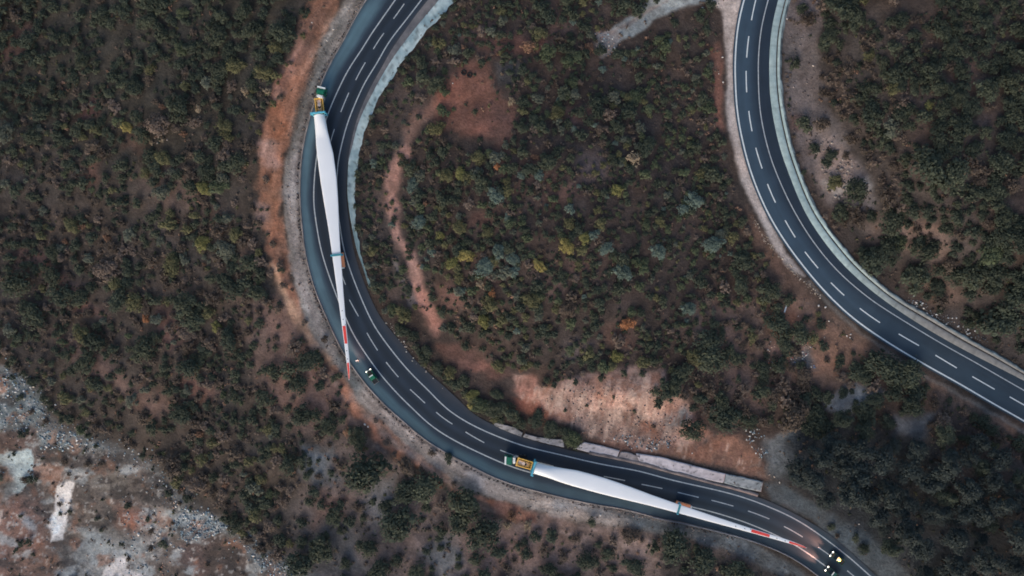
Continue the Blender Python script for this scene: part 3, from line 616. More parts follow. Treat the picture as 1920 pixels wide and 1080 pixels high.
def tractor(px, py, heading, label):
    """tractor unit, origin on the ground under the front bumper, x forward"""
    p = W(px, py, 2.7); t = empty('truck_tractor', (p.x, p.y, 0.0), heading, label, 'truck', 'green tractor trucks hauling turbine blades')
    bm = NB(); side_prism(bm, [(-.12, .75), (-.05, 1.9), (-.45, 3.0), (-.75, 3.2), (-2.15, 3.25), (-2.2, .75)], -1.24, 1.24, .1); bmesh.ops.bevel(bm, geom=bm.edges[:], offset=.07, segments=2, affect='EDGES')
    cab = bm_obj('cab', bm, M_GREEN, t)
    bm = NB(); box(bm, (-1.45, 0, 3.3), (.75, 1.9, .12), .04); bm_obj('roof_hatch', bm, M_GREEN, cab)
    bm = NB(); side_prism(bm, [(-.045, 1.95), (-.42, 2.85), (-.44, 2.83), (-.07, 1.93)], -1.05, 1.05); bm_obj('windshield', bm, M_GLASS, t)
    bm = NB(); box(bm, (-.22, 0, 3.12), (.46, 2.5, .12), .04); box(bm, (.0, 0, 2.98), (.1, 2.3, .2), .03); bm_obj('sun_visor', bm, M_WHITE, t)
    for s in (-1, 1):
        bm = NB(); box(bm, (-.1, s * 1.48, 2.35), (.16, .2, .75), .04); box(bm, (-.15, s * 1.32, 2.6), (.05, .25, .05)); bm_obj('mirror', bm, M_DARK, t)
        bm = NB(); box(bm, (.02, s * .95, .72), (.1, .42, .2), .03); bm_obj('headlight', bm, M_HEAD, t)
        bm = NB(); box(bm, (-1.3, s * 1.235, 2.25), (.9, .03, .7)); bm_obj('side_window', bm, M_GLASS, t)
    bm = NB(); box(bm, (-.05, 0, .62), (.26, 2.5, .5), .06); bm_obj('bumper', bm, M_GREEN, t)
    bm = NB()
    for s in (-1, 1): box(bm, (-3.8, s * .45, .95), (6.0, .16, .3))
    for x in (-2.6, -3.6, -5.2, -6.5): box(bm, (x, 0, .93), (.14, .9, .22))
    bm_obj('chassis', bm, M_DARK, t)
    bm = NB(); box(bm, (-2.75, -.15, 2.0), (.75, 1.5, 1.9), .08); box(bm, (-2.72, .82, 1.7), (.5, .3, 1.6), .06); bm_obj('equipment_cabinet', bm, M_WHITE, t)
    for s in (-1, 1):
        bm = NB(); cyl(bm, (-2.5, s * 1.0, .8), (-3.6, s * 1.0, .8), .34); bm_obj('fuel_tank', bm, M_GREY, t)
        bm = NB(); box(bm, (-3.3, s * .95, 1.35), (1.4, .55, .06), .02); bm_obj('catwalk', bm, M_RIM, t)
    bm = NB(); cyl(bm, (-2.4, -1.05, 1.2), (-2.4, -1.05, 3.5), .09); bm_obj('exhaust_stack', bm, M_RIM, t)
    for s in (-1, 1):
        wheel(t, (-1.25, s * 1.08, .52), .52, .32)
        for x in (-4.7, -6.0): wheel(t, (x, s * .98, .52), .52, .58)
    return t

BL_T = [(0,9.7,-9.7),(.06,11.5,-10.4),(.1,14,-11.6),(.145,17.2,-12),(.2,18,-11.6),(.25,18.2,-11),(.3,17.2,-9.8),(.35,15.8,-8.5),(.42,13.2,-6.5),(.5,11.2,-5.1),(.58,9.8,-4.1),(.66,8.2,-3.1),(.75,6.8,-1.8),(.85,6,-.7),(.92,5.5,-.3),(.96,4.5,-.2),(.985,2.9,.1),(1,1.0,.5)]
BZ = 2.95
def blade_section(t):
    a = np.array(BL_T); yl = -np.interp(t, a[:, 0], a[:, 2]) / S * 1.03; yr = -np.interp(t, a[:, 0], a[:, 1]) / S * 1.03   # bulge on the -y side
    th = float(np.interp(t, [0, .03, .08, .3, .55, .8, 1], [1.56, 1.3, .5, .3, .2, .13, .05])); rd = float(np.clip(1 - t / .12, 0, 1)) ** 1.3
    return yl, yr, th, rd
M_BLADE = flat_mat('white_gelcoat', (224, 230, 242), 0.4, scale=.15, lo=.97, hi=1.02, spec=.3)
M_RED = flat_mat('red_band_paint', (226, 74, 70), 0.5, scale=1.5, lo=.9, hi=1.05)
M_PALE = flat_mat('pale_pink_edge_paint', (240, 196, 192), 0.5)
def blade_surface(L, t0, t1, n, grow=0.0, half=None, seg=28):
    """loft of aerofoil sections; half = only the upper skin between two chord fractions"""
    V = []
    for t in np.linspace(t0, t1, n):
        yl, yr, th, rd = blade_section(t); c = yl - yr; yc = (yl + yr) / 2; z = BZ + .15 * t
        if half is None: us = np.linspace(0, 2 * math.pi, seg, endpoint=False)
        else: us = np.arccos(np.clip(np.linspace(2 * half[0] - 1, 2 * half[1] - 1, seg), -1, 1))
        for u in us:
            e = math.cos(u); si = math.sin(u)
            f = (1 - rd) * (.8 + .3 * (e + 1) / 2) + rd      # thin at the trailing edge (+y)
            si_ = math.copysign(abs(si) ** (1 if rd > .5 else .5 + rd), si)
            V.append((-L * t, yc + (c / 2 + grow) * e, z + (th * si_) * f * (1 if si > 0 else (.8 * (1 - rd) + rd)) + (grow if si >= 0 else -grow)))
    V = np.array(V); m = len(V) // n; id_ = np.arange(n * m).reshape(n, m)
    if half is None: id_ = np.c_[id_, id_[:, :1]]
    F = np.stack([id_[:-1, :-1], id_[:-1, 1:], id_[1:, 1:], id_[1:, :-1]], -1).reshape(-1, 4)
    return V, F
def blade(rx, ry, tx, ty, label):
    a, b = W(rx, ry, BZ), W(tx, ty, BZ); L = (a - b).length; hd = math.atan2(a.y - b.y, a.x - b.x)
    t = empty('turbine_blade', (a.x, a.y, 0), hd, label, 'wind turbine blade', 'white wind turbine blades on the convoy trailers')
    V, F = blade_surface(L, 0, 1, 90); cap = np.arange(28)
    sh = np_mesh('blade_shell', V, F, M_BLADE, None, True, t)
    bm = NB(); cyl(bm, (.0, 0, BZ), (.12, 0, BZ), 1.5, seg=40); bm_obj('root_flange', bm, M_GREY, t)
    V, F = blade_surface(L, .795, .862, 12, .012, (.14, .86), 9); np_mesh('red_band', V, F, M_RED, None, True, t)
    V, F = blade_surface(L, .934, .996, 12, .014, (.22, .86), 9); np_mesh('red_band', V, F, M_RED, None, True, t)
    V, F = blade_surface(L, .94, .996, 12, .012, (.82, 1), 5); np_mesh('pale_edge', V, F, M_PALE, None, True, t)
    V, F = blade_surface(L, .955, .999, 12, .012, (0, .26), 5); np_mesh('pale_edge', V, F, M_PALE, None, True, t)
    for q in (.737, .77, .79, .888, .919):   # small dark lifting-point marks on the skin
        yl, yr, th, rd = blade_section(q); y0 = (yl + yr) / 2 + random.uniform(-.08, .08); bm = NB()
        z = BZ + .15 * q + th * 1.0 + .0
        V_, _ = blade_surface(L, q, q + .0001, 2, 0, (.4, .6), 5); z = V_[:, 2].max() + .006
        w = .14 if q != .79 else .09
        if q == .79: y0 = yr + .22
        box(bm, (-L * q, y0, z), (.3, w, .02), .0, .5); box(bm, (-L * q - .16, y0 + .1, z), (.1, .22, .02)); bm_obj('stencil_mark', bm, M_DARK, t)
    return t, L, hd, a
def trailer(L, hd, a, label):
    t = empty('blade_trailer', (a.x, a.y, 0), hd, label, 'trailer', 'orange trailers carrying turbine blades')
    # front frame ahead of the clamp
    bm = NB()
    for s in (-1, 1): box(bm, (3.15, s * 1.12, 1.75), (4.7, .3, .4), .04); box(bm, (3.3, s * .62, 1.78), (3.9, .1, .3), .02)
    box(bm, (5.35, 0, 1.77), (.4, 2.75, .44), .04); box(bm, (.95, 0, 1.77), (.34, 2.5, .42), .04)
    for s in (-1, 1): box(bm, (1.8, s * .25, 1.72), (1.3, .12, .3), .02)
    f = bm_obj('front_frame', bm, M_ORANGE, t)
    bm = NB(); box(bm, (3.4, 0, 1.62), (3.3, 1.15, .12), .02); bm_obj('deck_plate', bm, M_DECK, t)
    bm = NB(); box(bm, (1.75, 0, 1.5), (1.5, 2.0, .08)); bm_obj('floor_plate', bm, M_DARK, t)
    bm = NB(); cyl(bm, (3.5, 0, 1.68), (3.5, 0, 1.9), .52, seg=32); tt = bm_obj('turntable', bm, M_DECK, t)
    bm = NB(); cyl(bm, (3.0, 0, 1.685), (3.0, 0, 1.72), .5, seg=32); bm_obj('pivot_recess', bm, M_DARK, tt)
    # clamp round the blade root
    bm = NB(); box(bm, (.42, 0, BZ + 1.65), (.5, 4.3, .42), .05)
    for s in (-1, 1): box(bm, (.42, s * 1.98, BZ - .1), (.42, .34, 3.4), .04); box(bm, (.3, s * 2.1, BZ + 1.55), (.9, .3, .3), .04)
    box(bm, (.42, 0, BZ - 1.75), (.5, 4.3, .4), .05); bm_obj('root_clamp', bm, M_TEAL, t)
    bm = NB(); box(bm, (.24, 0, BZ + 1.5), (.2, 3.1, .2), .03)
    bm_obj('clamp_bar', bm, M_TEAL_D, t)
    # long spine under the blade and the steered dolly
    xd = -.535 * L
    bm = NB(); box(bm, ((.6 + xd) / 2, -.15, .95), (abs(xd) + .6, .7, .5), .05); bm_obj('spine_beam', bm, M_ORANGE_D, t)
    yl, yr, th, rd = blade_section(.528); xs = -.528 * L
    bm = NB(); box(bm, (xs, (yl + yr) / 2, BZ + th + .28), (.62, yl - yr + .55, .14), .03); bm_obj('strap', bm, M_TEAL_D, t)
    bm = NB()
    for s, y in ((1, yl + .22), (-1, yr - .22)): box(bm, (xs, y, BZ - .3), (.5, .22, 2.1), .03)
    box(bm, (xs, (yl + yr) / 2, 1.75), (.6, yl - yr + .7, .3), .03); bm_obj('blade_cradle', bm, M_TEAL, t)
    bm = NB(); yo = (yl + yr) / 2 - .5
    box(bm, (xs - 1.5, yo, 1.25), (4.4, 2.5, .3), .05)
    for s in (-1, 1): box(bm, (xs - 1.6, yo + s * 1.08, 1.5), (4.0, .3, .3), .04)
    dl = bm_obj('rear_dolly', bm, M_ORANGE_D, t)
    bm = NB(); box(bm, (xs - 3.95, yo - .3, 1.5), (.35, 1.5, .3), .04); bm_obj('tail_board', bm, M_WHITE, t)
    for x in (xs + .4, xs - 1.0, xs - 2.4):
        for s in (-1, 1): wheel(t, (x, yo + s * 1.0, .5), .5, .55)
    for x in (1.6, 2.9):
        for s in (-1, 1): wheel(t, (x, s * .98, .5), .5, .5)
    bm = NB(); box(bm, (2.2, 0, .95), (3.0, 1.0, .3), .03); box(bm, (2.2, 0, 1.3), (.6, .8, .5)); bm_obj('axle_frame', bm, M_DARK, t)
    return t
R_ = math.radians
tractor(603.5, 163.5, R_(76), 'green tractor truck leading the blade whose red tip overhangs the gravel verge')
_, L1, h1, a1 = blade(599, 216.5, 654, 713, 'long white turbine blade whose red tip hangs over the kerb and gravel verge')
trailer(L1, h1, a1, 'orange trailer on the gutter side of the bend under the blade overhanging the verge')
tractor(946.5, 863.0, R_(178), 'green tractor truck with white visor passing the bush by the retaining wall')
_, L2, h2, a2 = blade(1002.5, 877, 1512, 1028, 'long white turbine blade lying along the lane in front of two lit escort pickups')
trailer(L2, h2, a2, 'orange trailer beside the retaining wall, under the blade followed by two escort pickups')

def pickup(px, py, heading, label, paint, beacon=False, glow=1.0):
    """origin under the front bumper, x forward"""
    p = W(px, py, .7); t = empty('escort_pickup', (p.x, p.y, 0), heading, label, 'pickup truck', 'green escort pickups with lit headlights')
    bm = NB(); side_prism(bm, [(0, .4), (.02, .85), (-.12, .98), (-1.15, 1.08), (-4.55, 1.1), (-4.6, .45)], -.92, .92, .05); bmesh.ops.bevel(bm, geom=bm.edges[:], offset=.05, segments=2, affect='EDGES'); body = bm_obj('body', bm, paint, t)
    bm = NB(); side_prism(bm, [(-1.1, 1.07), (-1.75, 1.7), (-1.95, 1.76), (-2.9, 1.76), (-3.1, 1.65), (-3.3, 1.09)], -.86, .86, .12); bmesh.ops.bevel(bm, geom=bm.edges[:], offset=.05, segments=2, affect='EDGES'); bm_obj('cabin', bm, paint, t)
    bm = NB(); side_prism(bm, [(-1.12, 1.09), (-1.72, 1.67), (-1.69, 1.69), (-1.08, 1.11)], -.72, .72); bm_obj('windshield', bm, M_GLASS, t)
    bm = NB(); side_prism(bm, [(-3.12, 1.64), (-3.28, 1.15), (-3.31, 1.15), (-3.15, 1.64)], -.68, .68); bm_obj('rear_window', bm, M_GLASS, t)
    bm = NB(); box(bm, (-3.95, 0, 1.09), (1.15, 1.55, .05)); bm_obj('cargo_bed', bm, M_DARK, t)
    bm = NB()
    for s in (-1, 1): box(bm, (-3.95, s * .86, 1.16), (1.25, .08, .12), .02)
    box(bm, (-4.56, 0, 1.16), (.08, 1.72, .12), .02); bm_obj('bed_rail', bm, M_RIM if paint is M_GREEN2 else paint, t)
    bm = NB(); box(bm, (-.62, 0, 1.06), (.8, 1.35, .03), .01); bm_obj('bonnet_panel', bm, M_DARK, t)
    bm = NB(); box(bm, (-1.85, 0, 1.86), (.28, 1.3, .13), .04); lb = bm_obj('light_bar', bm, M_WHITE, t)
    for s in (-1, 1):
        bm = NB(); bmesh.ops.create_uvsphere(bm, u_segments=16, v_segments=10, radius=.24, matrix=Matrix.Translation((-.12, s * .68, .84)) @ Matrix.Diagonal((.95, 1.05, .75, 1))); bm_obj('headlight', bm, M_HEAD, t, True)
        bm = NB(); box(bm, (-1.35, s * 1.0, 1.2), (.12, .2, .16), .03); bm_obj('mirror', bm, paint, t)
        bm = NB(); box(bm, (-4.61, s * .8, .85), (.04, .14, .3)); bm_obj('tail_light', bm, M_TAIL, t)
        bm = NB(); box(bm, (-2.35, s * .835, 1.42), (1.25, .03, .38)); bm_obj('side_window', bm, M_GLASS, t)
        for x in (-.9, -3.7): wheel(t, (x, s * .82, .36), .36, .24)
    bm = NB(); box(bm, (.03, 0, .52), (.14, 1.75, .22), .04); bm_obj('bumper', bm, M_DARK, t)
    bm = NB(); box(bm, (-.02, 0, .82), (.16, 1.0, .2), .03); bm_obj('grille', bm, M_WHITE, t)
    if beacon:
        bm = NB(); cyl(bm, (-2.35, .0, 1.78), (-2.35, .0, 1.86), .34); bt = bm_obj('beacon_base', bm, M_DARK, t)
        bm = NB(); bmesh.ops.create_uvsphere(bm, u_segments=16, v_segments=8, radius=.42, matrix=Matrix.Translation((-2.35, 0, 1.95)) @ Matrix.Diagonal((1, 1, .6, 1))); bm_obj('amber_beacon', bm, M_AMBER, t, True)
        l = bpy.data.lights.new('beacon_glow', 'POINT'); l.energy = 60; l.color = (1, .5, .08); l.shadow_soft_size = .3
        o = bpy.data.objects.new('beacon_glow', l); link(o, t); o.location = (-2.35, 0, 2.7)
    for s in (-1, 1): spot(t, (.5, s * .68, 1.1), R_(4.4), 6000 * glow, (1, .44, .3), 34, 1.0)
    return t
pickup(690.5, 694.5, R_(124), 'green escort pickup alone on the shoulder behind the blade tip over the verge', M_GREEN2, glow=.5)
pickup(1558.5, 1038, R_(142), 'dark escort pickup with a glowing amber roof beacon in the lane by the gravel strip', M_DKGREEN, True)
pickup(1549.5, 1065.5, R_(141), 'dark green escort pickup at the frame edge, beside the one with an amber beacon', M_DKGREEN)
p = W(669, 676, .3); mk = empty('marker_block', (p.x, p.y, 0), R_(20), 'small white marker block lying on the shoulder in front of the lone green pickup', 'marker')
bm = NB(); box(bm, (0, 0, .3), (.75, .42, .5), .08); bm_obj('block', bm, M_WHITE, mk)
bm = NB(); box(bm, (0, 0, .03), (.95, .6, .06), .02); bm_obj('base', bm, M_DARK, mk)
# two old tyres on the red clearing
for i, (qx, qy, lb) in enumerate([(869.5, 136, 'old black tyre lying on the red clearing, nearer the concrete gutter'), (880.5, 140.5, 'old black tyre lying on the red clearing, nearer the wooded knoll')]):
    x, y, z = on_ground(qx, qy, .2); bm = NB(); segs = 24; rr = [(.42, .02), (.75, 0), (.86, .12), (.86, .28), (.75, .38), (.42, .36)]
    rows = [[bm.verts.new((r * math.cos(2*math.pi*k/segs), r * math.sin(2*math.pi*k/segs), h)) for k in range(segs)] for r, h in rr]
    for a_, b_ in zip(rows, rows[1:] + rows[:1]):
        for k in range(segs): bm.faces.new((a_[k], a_[(k+1) % segs], b_[(k+1) % segs], b_[k]))
    o = bm_obj('old_tyre', bm, M_RUB, None, True); o.location = (x[0], y[0], z[0] + .01); tag(o, lb, 'tyre', 'old tyres on the red clearing')
x, y, z = on_ground(1473.5, 577, .1); bm = NB(); box(bm, (0, 0, .1), (2.9, .42, .14), .02); box(bm, (.2, .18, .16), (2.2, .14, .1), .02)
o = bm_obj('plank', bm, M_WHITE); o.location = (x[0], y[0], z[0]); o.rotation_euler = (0, .02, R_(72)); tag(o, 'pale grey plank lying on orange soil by the inner bend of the upper road', 'plank')

# ------------------------------------------------------------------ plants
def leaf_cloud(r_, n, pts_fn, size, up=1.7):
    """N leaf clumps as bent quads; returns V (n*4,3) and shade (n*4)"""
    P, sh, dr = pts_fn(n); nn = r_.normal(size=(n, 3)) * .55 + dr * 1.3; nn[:, 2] = np.abs(nn[:, 2]) + up * .6; nn /= np.linalg.norm(nn, axis=1)[:, None]
    a = np.cross(nn, r_.normal(size=(n, 3))); a /= np.linalg.norm(a, axis=1)[:, None]; b = np.cross(nn, a)
    s = (size * r_.uniform(.6, 1.35, n))[:, None]; w = r_.uniform(.5, .9, n)[:, None]
    V = np.stack([P - a * s, P + b * s * w, P + a * s, P - b * s * w], 1).reshape(-1, 3)
    return V, np.repeat(sh * r_.uniform(.9, 1.1, n), 4)
def bush_points(r_, lobes, flat, top):
    ang = r_.uniform(0, 2 * math.pi, lobes); rad = np.sqrt(r_.uniform(0, 1, lobes)) * .72; rad[0] = .1
    c = np.stack([rad * np.cos(ang), rad * np.sin(ang), top * (.45 + .5 * (1 - rad ** 2)) * r_.uniform(.8, 1.15, lobes)], 1)
    lr = r_.uniform(.26, .42, lobes); br = r_.uniform(.8, 1.2, lobes)
    def fn(n):
        k = r_.integers(0, lobes, n); d = r_.normal(size=(n, 3)); d /= np.linalg.norm(d, axis=1)[:, None]; q = r_.uniform(.4, 1.0, n) ** .7 * np.where(r_.random(n) < .24, r_.uniform(1.1, 2.0, n), 1)
        P = c[k] + d * (lr[k] * q)[:, None] * np.array((1, 1, flat)); P[:, 2] = np.maximum(P[:, 2], .06)
        return P, br[k], d
    return fn
def twig_points(r_, arms, top):
    ang = r_.uniform(0, 2 * math.pi, arms); el = r_.uniform(.4, 1.3, arms); L_ = r_.uniform(.6, 1.05, arms); br = r_.uniform(.8, 1.2, arms)
    def fn(n):
        k = r_.integers(0, arms, n); t = r_.uniform(.25, 1, n) * L_[k]
        P = np.stack([np.cos(ang[k]) * np.cos(el[k]) * t, np.sin(ang[k]) * np.cos(el[k]) * t, np.sin(el[k]) * t * top], 1) + r_.normal(size=(n, 3)) * .07
        P[:, 2] = np.maximum(P[:, 2], .05); return P, br[k], P * .7
    return fn
def pine_points(r_, top):
    tiers = 7; per = 8; T, A, L_, B = [], [], [], []
    for i in range(tiers):
        for j in range(per): T.append(i / (tiers - 1)); A.append(2 * math.pi * (j + r_.uniform(-.3, .3)) / per + i * .5); L_.append((1.0 - .8 * (i / (tiers - 1)) ** 1.15) * r_.uniform(.75, 1.1)); B.append(r_.uniform(.7, 1.35))
    T, A, L_, B = map(np.array, (T, A, L_, B))
    def fn(n):
        k = r_.choice(len(T), n, p=L_ / L_.sum()); t = r_.uniform(.15, 1, n) ** .7 * L_[k]; w = .13 * (1 - .3 * t)
        z = top * (.3 + .66 * T[k]) + .12 * t + r_.normal(size=n) * .05
        P = np.stack([np.cos(A[k]) * t, np.sin(A[k]) * t, z], 1); P[:, :2] += r_.normal(size=(n, 2)) * w[:, None]; return P, B[k] * (.8 + .35 * t), P * .4
    return fn
NQ = lambda V: np.arange(len(V)).reshape(-1, 4)
def trunk_bm(r_, top, limbs, r0=.07):
    bm = NB(); h = top * .75; cyl(bm, (0, 0, -.15), (0, 0, h * .45), r0, r0 * .75, 8); cyl(bm, (0, 0, h * .45), (.03, .02, h), r0 * .75, r0 * .3, 8)
    for i in range(limbs):
        a = 2 * math.pi * i / limbs + r_.uniform(-.4, .4); z = h * r_.uniform(.3, .7); e = .5
        cyl(bm, (0, 0, z), (e * math.cos(a), e * math.sin(a), z + .35 * top * .5), r0 * .45, r0 * .15, 6)
    return bm
PROTO = {}
def proto(kind, i):
    r_ = np.random.default_rng(900 + 31 * i + len(kind)); 
    if kind == 'shrub': fn, n, sz, top = bush_points(r_, 17, .7, .72), 1150, .072, .72
    elif kind == 'bare': fn, n, sz, top = twig_points(r_, 26, .9), 520, .07, .9
    else: fn, n, sz, top = bush_points(r_, 15, .75, 2.0), 1900, .062, 2.0
    V, sh = leaf_cloud(r_, n, fn, sz); me = np_mesh('crown', V, NQ(V), M_LEAF, np.repeat(sh[:, None], 3, 1)); m = me.data; bpy.data.objects.remove(me)
    bm = trunk_bm(r_, top, 5 if kind != 'tree' else 3); tm = bpy.data.meshes.new('trunk'); bm.to_mesh(tm); bm.free(); tm.materials.append(M_BARK)
    return m, tm
for kd, n in (('shrub', 7), ('bare', 4), ('tree', 6)): PROTO[kd] = [proto(kd, i) for i in range(n)]
LOW = {'shrub': [], 'bare': [], 'tree': []}
for kd in LOW:
    for i in range(5):
        r_ = np.random.default_rng(40 + i); fn = bush_points(r_, 13, .7, .72) if kd == 'shrub' else twig_points(r_, 20, .9) if kd == 'bare' else bush_points(r_, 13, .75, 2.0)
        LOW[kd].append(leaf_cloud(r_, 420 if kd != 'tree' else 700, fn, .11 if kd != 'tree' else .09))
TUFT = [leaf_cloud(np.random.default_rng(70 + i), 34, bush_points(np.random.default_rng(80 + i), 5, .7, .6), .26) for i in range(5)]

PAL = {  # display colour of a crown, plain colour words
 'dark green': (50, 56, 48), 'deep green': (44, 51, 45), 'green': (57, 65, 51), 'olive green': (69, 70, 52), 'yellow green': (86, 87, 56), 'yellow': (102, 96, 60),
 'blue green': (67, 80, 77), 'grey green': (66, 71, 65), 'rust brown': (92, 72, 61), 'orange': (126, 88, 64), 'grey brown': (80, 72, 68), 'dark brown': (64, 58, 54), 'slate green': (37, 44, 45), 'pale tan': (112, 102, 88)}
LEAF_GAIN = 1.6
WOOD = [(1500,830),(1560,775),(1640,800),(1700,830),(1760,800),(1850,850),(1990,900),(2160,980),(2160,1300),(1800,1300),(1700,1060),(1650,1010),(1570,950),(1500,905),(1480,870)]
QUARRY = [(-600,640),(0,670),(60,725),(100,790),(170,815),(270,850),(320,890),(345,935),(410,965),(480,1030),(570,1080),(700,1200),(700,1600),(-600,1600)]
LEFT = [(-600,-600),(590,-200),(575,0),(525,133),(474,260),(470,370),(488,455),(505,515),(532,577),(560,620),(592,663),(620,700),(645,735),(662,770),(694,818),(740,855),(800,895),(860,925),(900,985),(760,1400),(-600,1400)]
BOTTOM = [(660,800),(700,840),(780,882),(840,925),(960,985),(1100,1000),(1200,1005),(1290,1015),(1400,1055),(1500,1110),(1500,1400),(560,1400),(540,960),(600,860)]
KNOLL = [(870,-300),(1300,-300),(1335,30),(1348,90),(1340,200),(1360,300),(1390,400),(1440,490),(1440,560),(1300,620),(1250,690),(1180,690),(1110,700),(1060,712),(1012,720),(1000,698),(930,690),(860,640),(800,600),(760,560),(700,530),(682,460),(675,400),(678,300),(700,220),(740,150),(800,80),(850,10)]
TRI = [(1440,540),(1530,585),(1640,665),(1760,735),(1860,795),(1960,850),(2100,940),(2000,930),(1850,850),(1760,800),(1640,790),(1560,770),(1500,830),(1440,800),(1380,800),(1290,760),(1255,720),(1255,690),(1300,610)]
RIGHT = [(1485,-300),(2300,-300),(2300,960),(2060,770),(1930,680),(1830,615),(1760,580),(1690,545),(1625,490),(1580,440),(1535,380),(1500,300),(1478,200),(1474,60)]
def inpoly(px, py, P): return sd_poly(np.asarray(px, float), np.asarray(py, float), P) < 0
# bare ground: where the traced patches say nothing grows (pixels), with the share that stays clear
BARE = [([(845,135),(880,112),(925,105),(930,170),(955,215),(945,250),(880,255),(815,235),(808,195)], .93), ([(965,698),(1012,718),(1110,704),(1248,696),(1244,735),(1318,795),(1446,900),(1225,850),(1110,822),(1030,780),(958,735)], .96),
 ([(1440,570),(1500,560),(1570,625),(1640,670),(1560,700),(1440,680)], .72), ([(1115,58),(1350,-60),(1350,5),(1165,95),(1120,95)], .98), (QUARRY, .94), ([(1470,-40),(1542,-40),(1548,180),(1592,240),(1640,330),(1662,395),(1560,400),(1500,300)], .95),
 ([(1540,742),(1600,722),(1660,735),(1640,765),(1550,768)], .85), ([(1430,815),(1500,795),(1510,850),(1470,900),(1430,890)], .9), ([(470,560),(545,570),(600,655),(650,730),(690,800),(600,830),(520,760),(470,680)], .7), ([(870,70),(1040,65),(1040,95),(890,98)], .7),
 ([(1075,280),(1135,280),(1130,330),(1090,340)], .8), ([(1060,200),(1110,195),(1130,230),(1070,240)], .7), ([(90,620),(170,640),(260,720),(340,760),(300,790),(200,720),(110,660)], .6), ([(20,60),(70,30),(80,70),(30,110),(0,130),(0,90)], .7)]
BARE += [([(795,205),(850,128),(930,104),(962,200),(952,282),(900,292),(838,268)], .93), ([(930,200),(985,220),(1000,300),(940,310)], .55), ([(1680,770),(1760,772),(1735,825),(1680,812)], .85), ([(1770,865),(1890,835),(1900,900),(1800,930)], .6), ([(500,480),(545,570),(590,640),(560,680),(500,600)], .5), ([(1570,370),(1640,380),(1720,400),(1800,430),(1830,500),(1780,560),(1700,545),(1610,470)], .62), ([(1700,235),(1800,240),(1900,250),(1920,300),(1800,310),(1720,290)], .5), ([(640,800),(720,840),(840,930),(900,960),(1060,985),(1280,1010),(1250,1080),(700,1090),(560,1080),(560,900)], .35)]
BLINE = [([(512,500),(560,590),(610,660),(655,735),(705,815),(790,872),(880,922)], 19, .97), ([(812,205),(780,225),(757,285),(735,350),(738,410),(750,445),(765,480),(785,530),(795,570),(820,612)], 20, .9), ([(860,645),(900,690),(955,715)], 14, .9)]
def clear_share(px, py):
    c = np.zeros(len(px))
    for P, s in BARE: c = np.maximum(c, s * (1 - sstep(-8, 5, sd_poly(px, py, P) + 5 * fbm(px, py, 24, 31, 3))))
    for P, w, s in BLINE: c = np.maximum(c, s * (1 - sstep(w - 6, w + 5, d_line(px, py, P) + 5 * fbm(px, py, 24, 33, 3))))
    c = np.maximum(c, .85 * sstep(.08, .34, fbm(px, py, 64, 35, 4)))
    return c
ZONES = [('wood', WOOD), ('quarry', QUARRY), ('bottom', BOTTOM), ('left', LEFT), ('knoll', KNOLL), ('triangle', TRI), ('right', RIGHT)]
ZP = {'wood': (15, 31, .9, [('slate green', 6), ('deep green', 3), ('dark green', 1)], .97), 'quarry': (4, 9, 1, [('dark brown', 3), ('deep green', 3), ('grey green', 1)], .5),
 'left': (6, 21, 1.9, [('dark green', 7), ('deep green', 4), ('olive green', 1.5), ('grey brown', 4.5), ('dark brown', 5.5), ('grey green', 1.2), ('rust brown', .2), ('green', .6)], .95),
 'bottom': (9, 24, 1.5, [('dark green', 4), ('deep green', 4), ('dark brown', 2), ('grey brown', .7)], .3),
 'knoll': (4.5, 15, 2.1, [('dark green', 8), ('green', 3.5), ('deep green', 5), ('blue green', .6), ('olive green', 2.0), ('grey brown', 1.6), ('dark brown', 1.6), ('grey green', 1.2), ('rust brown', .12)], 1.0),
 'triangle': (8, 22, 1.6, [('dark green', 4), ('deep green', 3), ('dark brown', 3), ('grey brown', 2), ('olive green', 1)], .62),
 'right': (9, 24, 1.7, [('dark green', 5), ('deep green', 5), ('dark brown', 5.5), ('grey brown', 3), ('olive green', .6)], .85)}
PLANTS = []   # px, py, r(px), colour word, kind, zone, hand placed
def P_(x, y, r, c, k='shrub'): PLANTS.append([x, y, r, c, k, None, True])
